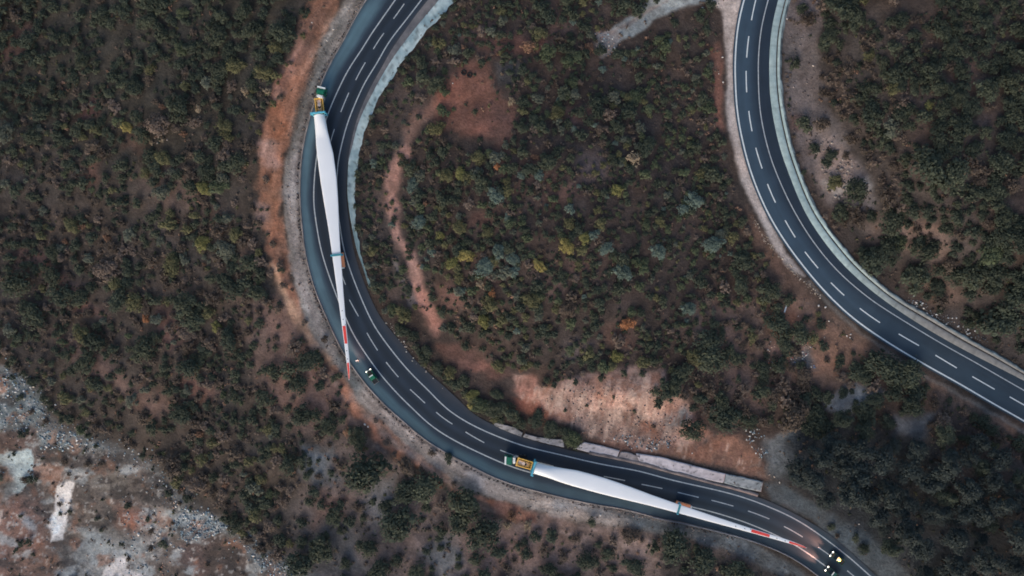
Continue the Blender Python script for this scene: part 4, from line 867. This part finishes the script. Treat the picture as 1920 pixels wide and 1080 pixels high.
for x, y, r, c in [(860,427,14,'olive green'),(825,440,9,'yellow green'),(835,458,9,'olive green'),(915,438,11,'olive green'),(875,480,14,'yellow'),(847,495,12,'yellow green'),(860,520,11,'olive green'),(1062,462,14,'yellow'),(1095,448,11,'yellow green'),(1067,420,10,'olive green'),(1012,497,12,'yellow'),(900,532,12,'pale tan'),(917,568,16,'olive green'),(923,549,9,'orange'),(907,603,13,'yellow green'),(985,595,9,'olive green'),(1177,607,13,'orange'),(935,687,13,'olive green'),(1157,667,12,'yellow green'),(1207,680,13,'olive green'),(1012,557,9,'green'),
 (1167,512,17,'blue green'),(928,367,15,'blue green'),(787,418,14,'blue green'),(1138,467,13,'blue green'),(1233,473,15,'blue green'),(937,473,14,'blue green'),(960,486,13,'blue green'),(1068,393,10,'blue green'),(810,472,10,'blue green'),(897,297,14,'olive green'),(835,330,14,'olive green'),(862,325,12,'yellow green'),(1043,212,14,'olive green'),(1063,117,12,'green'),(958,190,11,'pale tan'),(1008,185,11,'grey green'),(820,240,16,'olive green'),(833,212,10,'green'),(773,347,13,'blue green'),(1012,328,10,'blue green'),(1187,297,18,'pale tan'),(932,312,6,'orange'),(1157,355,12,'yellow green'),(1300,375,17,'blue green'),(1340,458,18,'blue green'),(1353,440,12,'grey green'),(1290,580,14,'blue green'),
 (443,123,18,'olive green'),(493,137,17,'olive green'),(338,93,14,'green'),(342,23,13,'green'),(420,240,17,'olive green'),(237,240,12,'yellow'),(283,130,12,'olive green'),(518,90,14,'olive green'),(272,325,12,'olive green'),(380,353,14,'yellow green'),(132,422,16,'olive green'),(380,457,15,'yellow green'),(218,533,17,'olive green'),(443,440,14,'olive green'),(273,597,9,'orange'),(405,613,12,'yellow green'),(267,655,26,'dark green'),(395,100,14,'dark green'),(220,560,22,'deep green'),(110,555,24,'deep green'),(30,530,30,'dark green'),(60,590,28,'dark green'),(180,640,22,'deep green'),(160,680,24,'dark green'),(350,690,22,'deep green'),(430,640,20,'deep green'),(305,200,9,'rust brown'),(372,205,9,'pale tan'),(460,170,12,'pale tan'),(502,172,11,'pale tan'),(285,268,7,'pale tan'),(303,262,8,'pale tan'),
 (667,823,22,'dark green'),(690,885,42,'deep green'),(757,925,26,'deep green'),(747,980,36,'deep green'),(800,915,30,'dark green'),(870,950,34,'dark green'),(857,982,22,'deep green'),(907,1003,32,'deep green'),(1103,1053,21,'deep green'),(1193,1068,18,'deep green'),(1140,1040,14,'dark green'),(950,1065,15,'dark brown'),(743,1053,13,'deep green'),(687,1027,20,'dark green'),(1263,1025,32,'deep green'),(670,953,16,'dark brown'),(723,950,14,'deep green'),(1320,1055,26,'deep green'),(1390,1075,26,'dark green'),(1110,978,9,'dark green'),(1080,1010,15,'dark brown'),(960,968,15,'rust brown'),(990,985,13,'pale tan'),(950,985,11,'pale tan'),(810,850,11,'dark brown'),(840,860,10,'deep green'),(1020,1030,16,'dark brown'),(600,1030,26,'dark green'),(560,1060,26,'deep green'),
 (900,760,17,'green'),(930,765,20,'dark green'),(887,742,12,'yellow green'),(885,762,9,'yellow'),(958,772,17,'dark green'),(975,793,13,'dark green'),(1005,785,17,'deep green'),(1035,805,17,'dark green'),(1060,812,15,'dark green'),(1077,822,17,'green'),(1068,830,10,'green'),(930,740,12,'dark green'),(870,715,13,'dark green'),(845,700,13,'olive green'),(820,690,12,'dark green'),(755,590,16,'olive green'),(735,580,11,'green'),(800,660,12,'dark green'),(775,630,10,'dark green'),
 (1640,487,27,'deep green'),(1443,547,21,'dark green'),(1460,613,26,'deep green'),(1545,648,10,'deep green'),(1660,690,36,'deep green'),(1705,705,30,'dark green'),(1870,607,38,'deep green'),(1717,520,28,'dark green'),(1620,475,14,'deep green'),(1635,405,12,'deep green'),(1560,290,12,'deep green'),(1557,70,18,'dark green'),(1545,85,12,'deep green'),(1677,168,13,'olive green'),(1742,198,9,'yellow green'),(1630,103,11,'olive green'),(1673,240,18,'grey green'),(1640,215,22,'deep green'),(1740,310,34,'deep green'),(1790,330,30,'dark green'),(1850,170,22,'dark green'),(1690,455,14,'green'),(1860,480,22,'green'),(1830,520,26,'dark green'),(1900,560,30,'deep green'),
 (1357,783,30,'deep green'),(1297,805,24,'dark green'),(1713,760,21,'deep green'),(1580,737,11,'deep green'),(1640,753,18,'deep green'),(1350,750,17,'dark green'),(1400,770,17,'dark brown'),(1330,730,21,'dark brown'),(1280,700,21,'dark green'),(1265,725,15,'dark green'),(1430,730,15,'dark green'),(1490,740,17,'dark brown'),(1540,800,24,'deep green'),(1230,735,10,'dark green'),(1305,670,17,'olive green'),(1380,670,14,'dark green'),(1430,690,14,'deep green'),
 (305,1022,10,'dark green'),(40,815,9,'deep green'),(85,790,9,'dark brown'),(165,818,9,'deep green'),(45,900,12,'dark brown'),(60,900,10,'deep green'),(120,865,12,'dark brown'),(190,870,11,'dark brown'),(130,960,6,'deep green'),(30,1030,5,'deep green'),(62,1040,5,'deep green'),(38,968,5,'deep green'),(190,995,5,'deep green'),(1620,1030,11,'deep green'),(1605,1010,8,'dark green'),(1560,990,8,'dark green'),(1570,1005,7,'dark brown')]:
    P_(x, y, r, c, 'bare' if c in ('pale tan', 'rust brown', 'dark brown') and r < 30 else 'shrub')
for x, y, r in [(1500,880,27),(1520,905,24),(1560,830,24),(1530,850,22),(1600,890,30),(1640,860,27),(1585,920,26),(1650,920,27),(1700,880,26),(1690,940,28),(1740,900,26),(1640,960,24),(1690,990,27),(1750,960,27),(1800,910,24),(1620,930,22),(1720,1020,25),(1780,1010,27),(1830,960,24),(1840,1040,27),(1780,1060,27),(1890,1000,27),(1900,1060,24),(1830,830,20),(1600,840,24),(1910,940,20),(1570,870,24),(1545,935,18),(1850,900,22),(1960,1000,26),(1950,1080,26),(1860,1100,26),(1780,1110,26)]: P_(x, y, r, 'slate green', 'tree')
N_HAND = len(PLANTS)
for q_ in np.linspace(g_lo + 30, g_hi + 110, 64):      # scrub leaning over the inner edge of the gutter
    if rng.random() < .8:
        x_, y_ = RA.at(q_, np.interp(q_, RA.s, gr) - rng.uniform(2, 13)); P_(x_, y_, rng.uniform(4.5, 10), rng.choice(['dark green', 'deep green', 'dark brown', 'grey green', 'dark green']))
for q_ in np.linspace(sA((720, 640)), sA((930, 815)), 40):
    x_, y_ = RA.at(q_, np.interp(q_, RA.s, a_in) - rng.uniform(8, 22)); P_(x_, y_, rng.uniform(5, 10), rng.choice(['dark green', 'deep green', 'olive green', 'dark brown']))
for q_ in np.linspace(20, RB.s[-1] - 200, 110):        # tussocks behind the upper gutter
    if rng.random() < .55:
        x_, y_ = RB.at(q_, np.interp(q_, RB.s, b_go) + rng.uniform(7, 16)); P_(x_, y_, rng.uniform(3, 7), rng.choice(['dark brown', 'grey brown', 'deep green']), 'bare')
for a_, b_ in zip(OR_OUT[1:], OR_OUT[2:]):              # scrub creeping onto the orange verge
    for _ in range(3 if a_[1] < 560 else 1):
        t_ = rng.random(); P_(a_[0] + (b_[0] - a_[0]) * t_ + rng.normal(4, 9), a_[1] + (b_[1] - a_[1]) * t_ + rng.normal(0, 6), rng.uniform(3.5, 9), rng.choice(['dark brown', 'grey brown', 'dark green', 'deep green', 'olive green']))
for x_, y_, r_0 in [(1252,742,14),(1236,757,11),(1268,735,12),(1285,742,10),(1246,720,12),(1300,765,9),(1170,700,8),(1128,708,7),(1080,717,8),(1040,722,9),(1205,700,8),(1020,722,7),(1150,745,4),(1100,760,4),(1190,772,4),(1225,800,5),(1060,770,4)]: P_(x_, y_, r_0, rng.choice(['dark green', 'deep green', 'dark brown']))
for i_, q_ in enumerate(PLANTS): q_[6] = i_ < N_HAND
grid = {}
def free(x, y, r, f):
    for i in range(int(x // 60) - 1, int(x // 60) + 2):
        for j in range(int(y // 60) - 1, int(y // 60) + 2):
            for q in grid.get((i, j), ()):
                if math.hypot(q[0] - x, q[1] - y) < f * (q[2] + r): return False
    return True
for q in PLANTS: grid.setdefault((int(q[0] // 60), int(q[1] // 60)), []).append(q)
N_TRY = 46000; cx = rng.uniform(-400, 2320, N_TRY); cy = rng.uniform(-310, 1390, N_TRY)
zone = np.full(N_TRY, -1)
for i, (_, P) in reversed(list(enumerate(ZONES))): zone[inpoly(cx, cy, P)] = i
clr = clear_share(cx, cy); roadd = np.minimum(sd_poly(cx, cy, CORR_A), sd_poly(cx, cy, CORR_B))
tint = fbm(cx, cy, 75, 51, 4)
for i in range(N_TRY):
    if zone[i] < 0: continue
    zn = ZONES[zone[i]][0]; r0, r1, pw, pal, dens = ZP[zn]
    if rng.random() > dens * (1 - clr[i] * (.75 if zn == 'knoll' and clr[i] < .86 else 1)): continue
    r = r0 + (r1 - r0) * rng.random() ** pw * (.6 + .4 * rng.random())
    r *= .72 + .75 * float(sstep(-.35, .45, tint[i])) if zn not in ('wood', 'quarry') else 1
    if roadd[i] < r * 1.05 + 2: continue
    if not free(cx[i], cy[i], r, .76 if zn == 'wood' else .60 if zn in ('right', 'triangle') else .62 if zn != 'bottom' else .8): continue
    if (zn == 'left' and cy[i] < 230 - .2 * cx[i]) or (zn == 'right' and cx[i] > 1700): pal = [('deep green', 6), ('dark green', 3), ('dark brown', 1)]  # corner vignette put into the plant colours: darker palette upper left and far right
    w = np.array([p_[1] for p_ in pal]); c = pal[rng.choice(len(pal), p=w / w.sum())][0]
    k = 'tree' if zn == 'wood' else 'bare' if c in ('grey brown', 'dark brown', 'rust brown') and rng.random() < .75 else 'shrub'
    q = [cx[i], cy[i], r, c, k, zn, False]; PLANTS.append(q); grid.setdefault((int(q[0] // 60), int(q[1] // 60)), []).append(q)
PX = np.array([q[0] for q in PLANTS]); PY = np.array([q[1] for q in PLANTS]); PR = np.array([q[2] for q in PLANTS]) / S
TOPH = np.array([{'shrub': .75, 'bare': .6, 'tree': 1.3}[q[4]] for q in PLANTS]) * PR
ox, oy, oz = np.zeros(len(PX)), np.zeros(len(PX)), np.zeros(len(PX))
z = np.zeros(len(PX))
for _ in range(4):
    k = (H - z - TOPH * .6) / (S * H); ox = (PX - 960) * k; oy = (540 - PY) * k; z = relief(ox, oy)
oz = z

# words that single a plant out: the landmark nearest to it, the direction from it as seen in the photo, rank among its own colour there
LM = [('the two old tyres',875,138),('the gravel turning spot',1135,80),('the bend of the side track',1215,42),('the pale cut bank',1110,730),('the broken retaining wall slabs',1060,832),('the long retaining wall slab',1290,880),
 ('the pale plank',1473,577),('the litter patch on orange soil',1485,650),('the white stones by the dark wood',1412,825),('the slate grey clearing',1600,745),('the upper truck cab',601,172),('the teal strap of the upper blade',632,478),('the lone green pickup',697,703),
 ('the lower truck cab',953,864),('the teal strap of the lower blade',1268,952),('the amber beacon pickup',1565,1045),('the narrow white strip in the quarry',118,955),('the pale quarry slab at the frame edge',30,880),('the quarry rubble slope',370,980),('the blue rubble patch',45,745),
 ('the pink footpath bend',785,560),('the pink footpath top',765,260),('the orange bush among the knoll shrubs',923,549),('the big blue green shrub',1167,512),('the pale speckled shrub on the knoll',1187,297),('the orange brown shrub on the knoll',1177,607),('the yellow shrub pair on the knoll',862,487),
 ('the pale rock outcrop',1580,345),('the gutter top end',1470,20),('the lone yellow green shrub uphill',1742,198),('the big round bush below the gutter',1660,690),('the brown uphill clearing',1680,440),('the orange bush on the far slope',273,597),('the olive twin shrubs',468,130),('the lone yellow shrub on the far slope',237,240),
 ('the pink bare patch on the far slope',50,70),('the small olive shrub near the frame edge',132,422),('the pink slope by the verge',575,690),('the red verge patch',525,240),('the lower frame edge bushes',1103,1053),('the big dark bush under the verge',690,885),('the orange cut slope',1390,855),('the grey gravel strip',1600,1000),('the upper frame corner woods',1850,60),('the lower frame corner woods',1850,1040),('the upper frame corner thicket',60,250)]
LMX = np.array([l[1] for l in LM]); LMY = np.array([l[2] for l in LM])
ORD = ['closest', 'second-closest', 'third-closest', 'fourth-closest', 'fifth-closest', 'sixth-closest', 'seventh-closest', 'eighth-closest', 'ninth-closest', 'tenth-closest']
def label_all(items, noun, sizes):
    """items: (x, y, colour, r) -> labels"""
    grp = {}; out = [None] * len(items)
    for i, (x, y, c, r) in enumerate(items):
        d = np.hypot(LMX - x, LMY - y); d = np.where(d < 7, 1e9, d); j = int(np.argmin(d)); a = math.degrees(math.atan2(LMY[j] - y, x - LMX[j])) % 360
        dr = ['right of', 'above-right of', 'above', 'above-left of', 'left of', 'below-left of', 'below', 'below-right of'][int((a + 22.5) // 45) % 8]
        sz = sizes[0] if r < sizes[3] else sizes[1] if r < sizes[4] else sizes[2]
        grp.setdefault((j, dr, c, sz), []).append((d[j], i))
    for (j, dr, c, sz), v in grp.items():
        v.sort()
        for n, (_, i) in enumerate(v):
            if len(v) == 1: out[i] = f'{sz} {c} {noun} {dr} {LM[j][0]}'
            else: out[i] = f'{ORD[min(n, 9)]} {sz} {c} {noun} {dr} {LM[j][0]}'
    return out
inframe = (PX > -6) & (PX < 1926) & (PY > -6) & (PY < 1086)
own = []
for kd in ('shrub', 'tree'):
    ids = [i for i in range(len(PLANTS)) if (PLANTS[i][4] == 'tree') == (kd == 'tree') and inframe[i]]
    ids.sort(key=lambda i: -PLANTS[i][2] - (6 if PLANTS[i][6] else 0)); own += ids[:295]
own_set = set(own)
for kd in ('shrub', 'tree'):
    ids = [i for i in own if (PLANTS[i][4] == 'tree') == (kd == 'tree')]
    labs = label_all([(PLANTS[i][0], PLANTS[i][1], PLANTS[i][3] if PLANTS[i][4] != 'bare' else PLANTS[i][3] + ' twiggy', PLANTS[i][2]) for i in ids], 'shrub' if kd == 'shrub' else 'pine', ('small', 'rounded', 'large', 11, 18) if kd == 'shrub' else ('slim', 'medium', 'broad', 19, 25))
    for i, lab in zip(ids, labs):
        x, y, r, c, k, zn, _ = PLANTS[i]; m, tm = random.choice(PROTO[k]); R = PR[i] * 1.06
        t = empty('pine_tree' if k == 'tree' else 'shrub', (ox[i], oy[i], oz[i] - .05), random.uniform(0, 6.28), lab, 'pine tree' if k == 'tree' else 'shrub', 'pines of the dark wood by the lower road' if k == 'tree' else 'shrubs growing on the hillsides around the roads')
        f = random.uniform(.88, 1.12) * (.86 if zn == 'right' else 1); an = random.uniform(-.2, .2) if k != 'tree' else random.uniform(-.07, .07); t.scale = (R * (1 + an), R * (1 - an), R * random.uniform(.75, 1.15))
        cr = link(bpy.data.objects.new('crown', m), t); cr.color = (*np.clip(alb(PAL[c], LEAF_GAIN * f), 0, 1), 1)
        link(bpy.data.objects.new('trunk', tm), t)
# everything smaller, and what grows beyond the frame: one mass of undergrowth
VV, CC = [], []
def add(pt, x, y, z, R, c, f, r_=rng):
    V, sh = pt; a = r_.uniform(0, 6.28); ca, sa = math.cos(a), math.sin(a); sx, sy, sz = R * r_.uniform(.8, 1.22, 3)
    VV.append(np.stack([x + (V[:, 0] * ca - V[:, 1] * sa) * sx, y + (V[:, 0] * sa + V[:, 1] * ca) * sy, z + V[:, 2] * sz], 1)); CC.append(sh[:, None] * alb(c, LEAF_GAIN * f)[None, :])
for i, q in enumerate(PLANTS):
    if i not in own_set: add(LOW[q[4]][rng.integers(5)], ox[i], oy[i], oz[i] - .04, PR[i] * 1.06, PAL[q[3]], rng.uniform(.85, 1.13) * (.86 if q[5] == 'right' else 1))
NT = 15000; tx = rng.uniform(-120, 2040, NT); ty = rng.uniform(-90, 1170, NT)
rd = np.minimum(sd_poly(tx, ty, CORR_A), sd_poly(tx, ty, CORR_B)); cl = clear_share(tx, ty); zn_any = np.zeros(NT, bool)
for _, P in ZONES: zn_any |= inpoly(tx, ty, P)
keep = (rd > 6) & (rng.random(NT) > cl * .86) & (zn_any | (rng.random(NT) < .4)); tx, ty, zk = tx[keep], ty[keep], zn_any[keep]
ux, uy, uz = on_ground(tx, ty, .3); tn = fbm(tx, ty, 80, 91, 3)
tc = [PAL['dark brown'], PAL['grey brown'], PAL['dark green'], PAL['grey brown'], PAL['deep green'], PAL['olive green'], (104, 84, 74)]
for i in range(len(tx)): add(TUFT[i % 5], ux[i], uy[i], uz[i] - .03, rng.uniform(.3, .9) * (1 if zk[i] else .6), tc[int(np.clip((tn[i] * .6 + .5 + rng.normal() * .25) * 7, 0, 6))] if zk[i] else PAL['grey brown'], rng.uniform(.75, 1.0))
V = np.vstack(VV); tag(np_mesh('undergrowth', V, NQ(V), M_LEAF, np.vstack(CC)), 'low dry scrub and small bushes covering the slopes', kind='stuff')

# ------------------------------------------------------------------ stones
def stone_mesh(seed, n=2):
    bm = NB(); bmesh.ops.create_icosphere(bm, subdivisions=n, radius=1.0); r_ = np.random.default_rng(seed)
    ax = r_.normal(size=(7, 3)); ax /= np.linalg.norm(ax, axis=1)[:, None]; dd = r_.uniform(.55, .9, 7)
    for v in bm.verts:
        c = np.array(v.co)
        for a_, d_ in zip(ax, dd):
            h = c @ a_
            if h > d_: c = c - a_ * (h - d_)
        v.co = c * np.array((1, .8, .6))
    V = np.array([v.co[:] for v in bm.verts]); F = np.array([[l.vert.index for l in f.loops] for f in bm.faces]); bm.free(); return V, F
STN = [stone_mesh(i, 1) for i in range(6)]
BIG = [(445,790),]
stones = []  # px,py,size m,colour
for x, y, s_, c in [(684,796,.8,'white'),(690,800,.6,'white'),(781,943,.6,'white'),(1126,966,.75,'white'),(861,902,.4,'pale'),(1152,823,.8,'white'),(1133,827,.6,'white'),(1158,828,.5,'pale'),(1298,850,.5,'white'),(1263,822,.5,'pale'),(1406,818,.7,'white'),(1413,826,.6,'white'),(1420,805,.6,'white'),(1410,838,.6,'white'),(1428,842,.5,'white'),(1399,808,.5,'white'),(1452,894,.7,'pale'),(1462,905,.6,'white'),(1443,890,.6,'pale'),(1611,983,.6,'white'),(1668,1008,.5,'pale'),(1535,573,.7,'white'),(1548,576,.7,'white'),(1554,602,.6,'white'),(1509,600,.5,'white'),(1497,593,.4,'white'),(1588,630,.6,'white'),(1595,627,.6,'white'),(1594,633,.5,'white'),(1546,633,.6,'pale'),(1440,656,.6,'white'),(1505,660,.7,'white'),(1512,666,.8,'white'),(1480,640,.6,'white'),(1492,636,.6,'white'),(1470,638,.6,'white'),(1488,655,.5,'white'),(1718,567,.9,'white'),(1713,577,.7,'white'),(1732,578,.7,'white'),(1738,588,.8,'white'),(1790,604,.5,'pale'),(1820,608,.7,'pale'),(1525,123,.8,'pale'),(1488,122,.6,'pale'),(1476,35,.5,'white'),(1318,15,.8,'white'),(1355,107,.6,'white'),(1356,154,.6,'white'),(1348,138,.4,'white'),(1130,77,.6,'white'),(1142,86,.7,'white'),(1152,90,.8,'white'),(849,156,.5,'white'),(903,68,.6,'white'),(848,155,.3,'pale'),
 (297,258,.6,'pale'),(303,262,.6,'pale'),(295,268,.7,'pale'),(313,262,.6,'pale'),(340,155,.5,'pale'),(282,298,.8,'pale'),(195,340,.8,'pale'),(263,702,.5,'white'),(557,699,.5,'white'),(585,42,.5,'white'),(625,55,.6,'white'),(613,76,.5,'white'),(1533,225,.9,'pale'),(1560,268,.9,'pale'),(1600,345,1.2,'pale'),(1590,320,1.0,'pale'),(260,1002,1.3,'white'),(284,988,1.0,'white'),(300,1000,1.0,'white'),(345,1032,.9,'white'),(336,1030,.7,'white'),(320,1020,.8,'white'),(268,958,.6,'white'),(275,923,.8,'white'),(297,920,.5,'white'),(330,950,.8,'white'),(382,963,.9,'white'),(370,1003,.9,'white'),(350,1014,.7,'white'),(312,988,.8,'white'),(290,957,.6,'white'),(145,832,.9,'white'),(120,815,.7,'white'),(108,824,.6,'white'),(88,838,.8,'white'),(46,818,.7,'white'),(70,808,.6,'white'),(155,911,.6,'white'),(62,725,.9,'white'),(45,748,.8,'white'),(30,735,.7,'white'),(78,756,.7,'white'),(475,1042,.8,'white'),(500,1048,.8,'white'),(555,1072,1.2,'blue'),(545,1078,1.0,'blue'),(432,993,.6,'white')]:
    stones.append((x, y, s_, c))
SCOL = {'white': (212, 210, 210), 'pale': (168, 160, 156), 'blue': (110, 160, 196)}
M_ST = {k: flat_mat(k + '_stone', v, .9, scale=4, lo=.75, hi=1.08, spec=.1) for k, v in SCOL.items()}
SME = {}
for k in SCOL:
    for j in range(6):
        o = np_mesh('stone', *STN[j], M_ST[k]); SME[k, j] = o.data; bpy.data.objects.remove(o)
sl = label_all([(x, y, {'white': 'white', 'pale': 'pale grey', 'blue': 'bluish'}[c], s_) for x, y, s_, c in stones], 'stone', ('small', 'angular', 'large', .55, .85))
sx, sy, sz = on_ground([s_[0] for s_ in stones], [s_[1] for s_ in stones], .15)
for i, (x, y, s_, c) in enumerate(stones):
    o = link(bpy.data.objects.new('stone', SME[c, i % 6])); o.location = (sx[i], sy[i], sz[i] + .12 * s_); q = s_ * .62; o.scale = (q, q * random.uniform(.7, 1), q); o.rotation_euler = (0, 0, random.uniform(0, 6.28))
    tag(o, sl[i], 'stone', 'pale stones scattered on the slopes')
RV, RF, RC = [], [], []; nb = 0
def rubble(P, n, s0, s1, cols, line=None, wd=0):
    global nb
    if line is not None:
        L_ = np.array(line, float); t = np.r_[0, np.cumsum(np.hypot(*np.diff(L_, axis=0).T))]; q = rng.uniform(0, t[-1], n); x = np.interp(q, t, L_[:, 0]) + rng.normal(0, wd, n); y = np.interp(q, t, L_[:, 1]) + rng.normal(0, wd, n)
    else:
        A_ = np.array(P, float); x = rng.uniform(A_[:, 0].min(), A_[:, 0].max(), n * 3); y = rng.uniform(A_[:, 1].min(), A_[:, 1].max(), n * 3)
        k = inpoly(x, y, P) & (rng.random(len(x)) < sstep(-.5, .4, fbm(x, y, 18, 63, 3))); x, y = x[k][:n], y[k][:n]
    gx_, gy_, gz_ = on_ground(x, y, .1)
    for i in range(len(x)):
        V, F = STN[rng.integers(6)]; a = rng.uniform(0, 6.28); ca, sa = math.cos(a), math.sin(a); s_ = s0 + (s1 - s0) * rng.random() ** 2.2
        RV.append(np.stack([gx_[i] + (V[:, 0] * ca - V[:, 1] * sa) * s_, gy_[i] + (V[:, 0] * sa + V[:, 1] * ca) * s_, gz_[i] + V[:, 2] * s_ + s_ * .2], 1)); RF.append(F + nb); nb += len(V)
        RC.append(np.tile(alb(np.array(cols[rng.integers(len(cols))]) * rng.uniform(.85, 1.1)), (len(V), 1)))
BLU = [(150,170,184),(120,140,156),(196,200,206),(96,112,126)]; PNK = [(170,140,128),(150,120,108),(190,170,160)]; GRY = [(104,100,104),(134,128,130),(78,72,74)]
rubble([(0,695),(20,690),(60,725),(85,775),(80,800),(40,812),(0,815)], 260, .12, .5, BLU)
rubble([(70,805),(140,810),(165,830),(195,845),(150,850),(70,842)], 190, .12, .5, BLU)
rubble([(320,990),(345,955),(395,960),(430,990),(400,1005),(350,1018)], 360, .12, .55, BLU)
rubble([(455,1022),(500,1032),(565,1075),(520,1085),(470,1050)], 260, .12, .45, BLU)
rubble(None, 650, .1, .42, BLU, [(0,690),(60,730),(100,800),(190,835),(280,872),(330,925),(370,975),(440,1000),(500,1045),(570,1090)], 13)
rubble([(230,930),(330,930),(350,1010),(330,1080),(240,1080)], 260, .1, .45, PNK + BLU)
rubble([(0,700),(560,1085),(0,1085)], 500, .08, .32, PNK + GRY + BLU)
rubble([(1000,740),(1240,710),(1310,790),(1250,845),(1100,820)], 420, .1, .4, PNK + GRY)
rubble([(1160,815),(1260,825),(1250,848),(1180,842)], 130, .12, .45, BLU + GRY)
rubble([(1440,640),(1520,640),(1530,690),(1440,690)], 150, .1, .35, [(220,215,210),(200,120,110),(120,140,170),(190,170,160)])
rubble([(1395,795),(1430,800),(1440,850),(1425,860),(1400,830)], 70, .15, .4, BLU + [(215,218,222)])
rubble([(1115,55),(1160,60),(1165,85),(1140,108),(1118,98)], 110, .1, .35, BLU + PNK)
rubble([(1515,260),(1600,290),(1640,370),(1560,375)], 170, .15, .7, [(120,112,110),(140,136,136),(100,90,88)])
rubble([(1480,-10),(1540,-10),(1545,200),(1580,260),(1500,290),(1470,180)], 160, .12, .4, GRY)
ko = [RA.at(q, np.interp(q, RA.s, a_out) + 7.5) for q in np.linspace(RA.s[-1] * .15, RA.s[-1] * .75, 80)]
rubble(None, 700, .12, .42, [(60,56,58),(84,78,80),(120,112,112)], ko, 1.6)
ko2 = [RA.at(q, np.interp(q, RA.s, a_out) + 22) for q in np.linspace(RA.s[-1] * .15, RA.s[-1] * .75, 80)]
rubble(None, 420, .08, .28, [(150,140,138),(110,104,104),(84,80,82),(170,160,156)], ko2, 7)
rubble(None, 200, .1, .34, [(170,160,150),(190,180,172),(120,112,108)], [(1412,410),(1440,455),(1475,495),(1510,530),(1540,560)], 3)
rubble(None, 160, .1, .4, [(130,140,150),(190,196,204),(90,96,104)], [(1705,560),(1740,585),(1800,612),(1850,640)], 5)
rubble(None, 60, .12, .4, [(190,190,190),(140,136,136)], [(728,606),(745,630),(760,650),(775,672),(800,700),(835,730)], 2.5)
tag(np_mesh('rubble', np.vstack(RV), np.vstack(RF), M_STONE, np.vstack(RC)), 'loose broken stones and gravel on verges and quarry', kind='stuff')

# ------------------------------------------------------------------ light, sky, camera
w = bpy.data.worlds.new('World'); SC.world = w; w.use_nodes = True; nt = w.node_tree; bg = nt.nodes['Background']
sky = nt.nodes.new('ShaderNodeTexSky'); sky.sky_type = 'NISHITA'; sky.sun_disc = False
EL, AZ = R_(24), R_(200)     # sun height, compass bearing clockwise from +Y
sky.sun_elevation = EL; sky.sun_rotation = AZ; sky.dust_density = 2.5; sky.air_density = 1.0; sky.ozone_density = 1.0
nt.links.new(sky.outputs['Color'], bg.inputs['Color']); bg.inputs['Strength'].default_value = 0.1
sd = Vector((math.sin(AZ) * math.cos(EL), math.cos(AZ) * math.cos(EL), math.sin(EL)))
sun = bpy.data.lights.new('sun', 'SUN'); sun.energy = 0.8; sun.angle = R_(40); sun.color = (1, .95, .88)
so = bpy.data.objects.new('sun', sun); link(so); so.rotation_euler = (-sd).to_track_quat('-Z', 'Y').to_euler(); so.location = sd * 400
cam = bpy.data.cameras.new('camera'); cam.sensor_width = 36; cam.lens = 24; cam.clip_end = 12000; cam.clip_start = 1
co = bpy.data.objects.new('camera', cam); link(co); co.location = (0, 0, H); co.rotation_euler = (0, 0, 0); SC.camera = co
vs = SC.view_settings; vs.view_transform = 'Standard'; vs.look = 'None'; vs.gamma = 1; vs.use_curve_mapping = False; vs.exposure = 1.0
SC.render.engine = 'CYCLES'; SC.cycles.filter_width = 1.75; SC.cycles.max_bounces = 5; SC.cycles.diffuse_bounces = 3; SC.cycles.use_denoising = True; SC.cycles.sample_clamp_indirect = 4
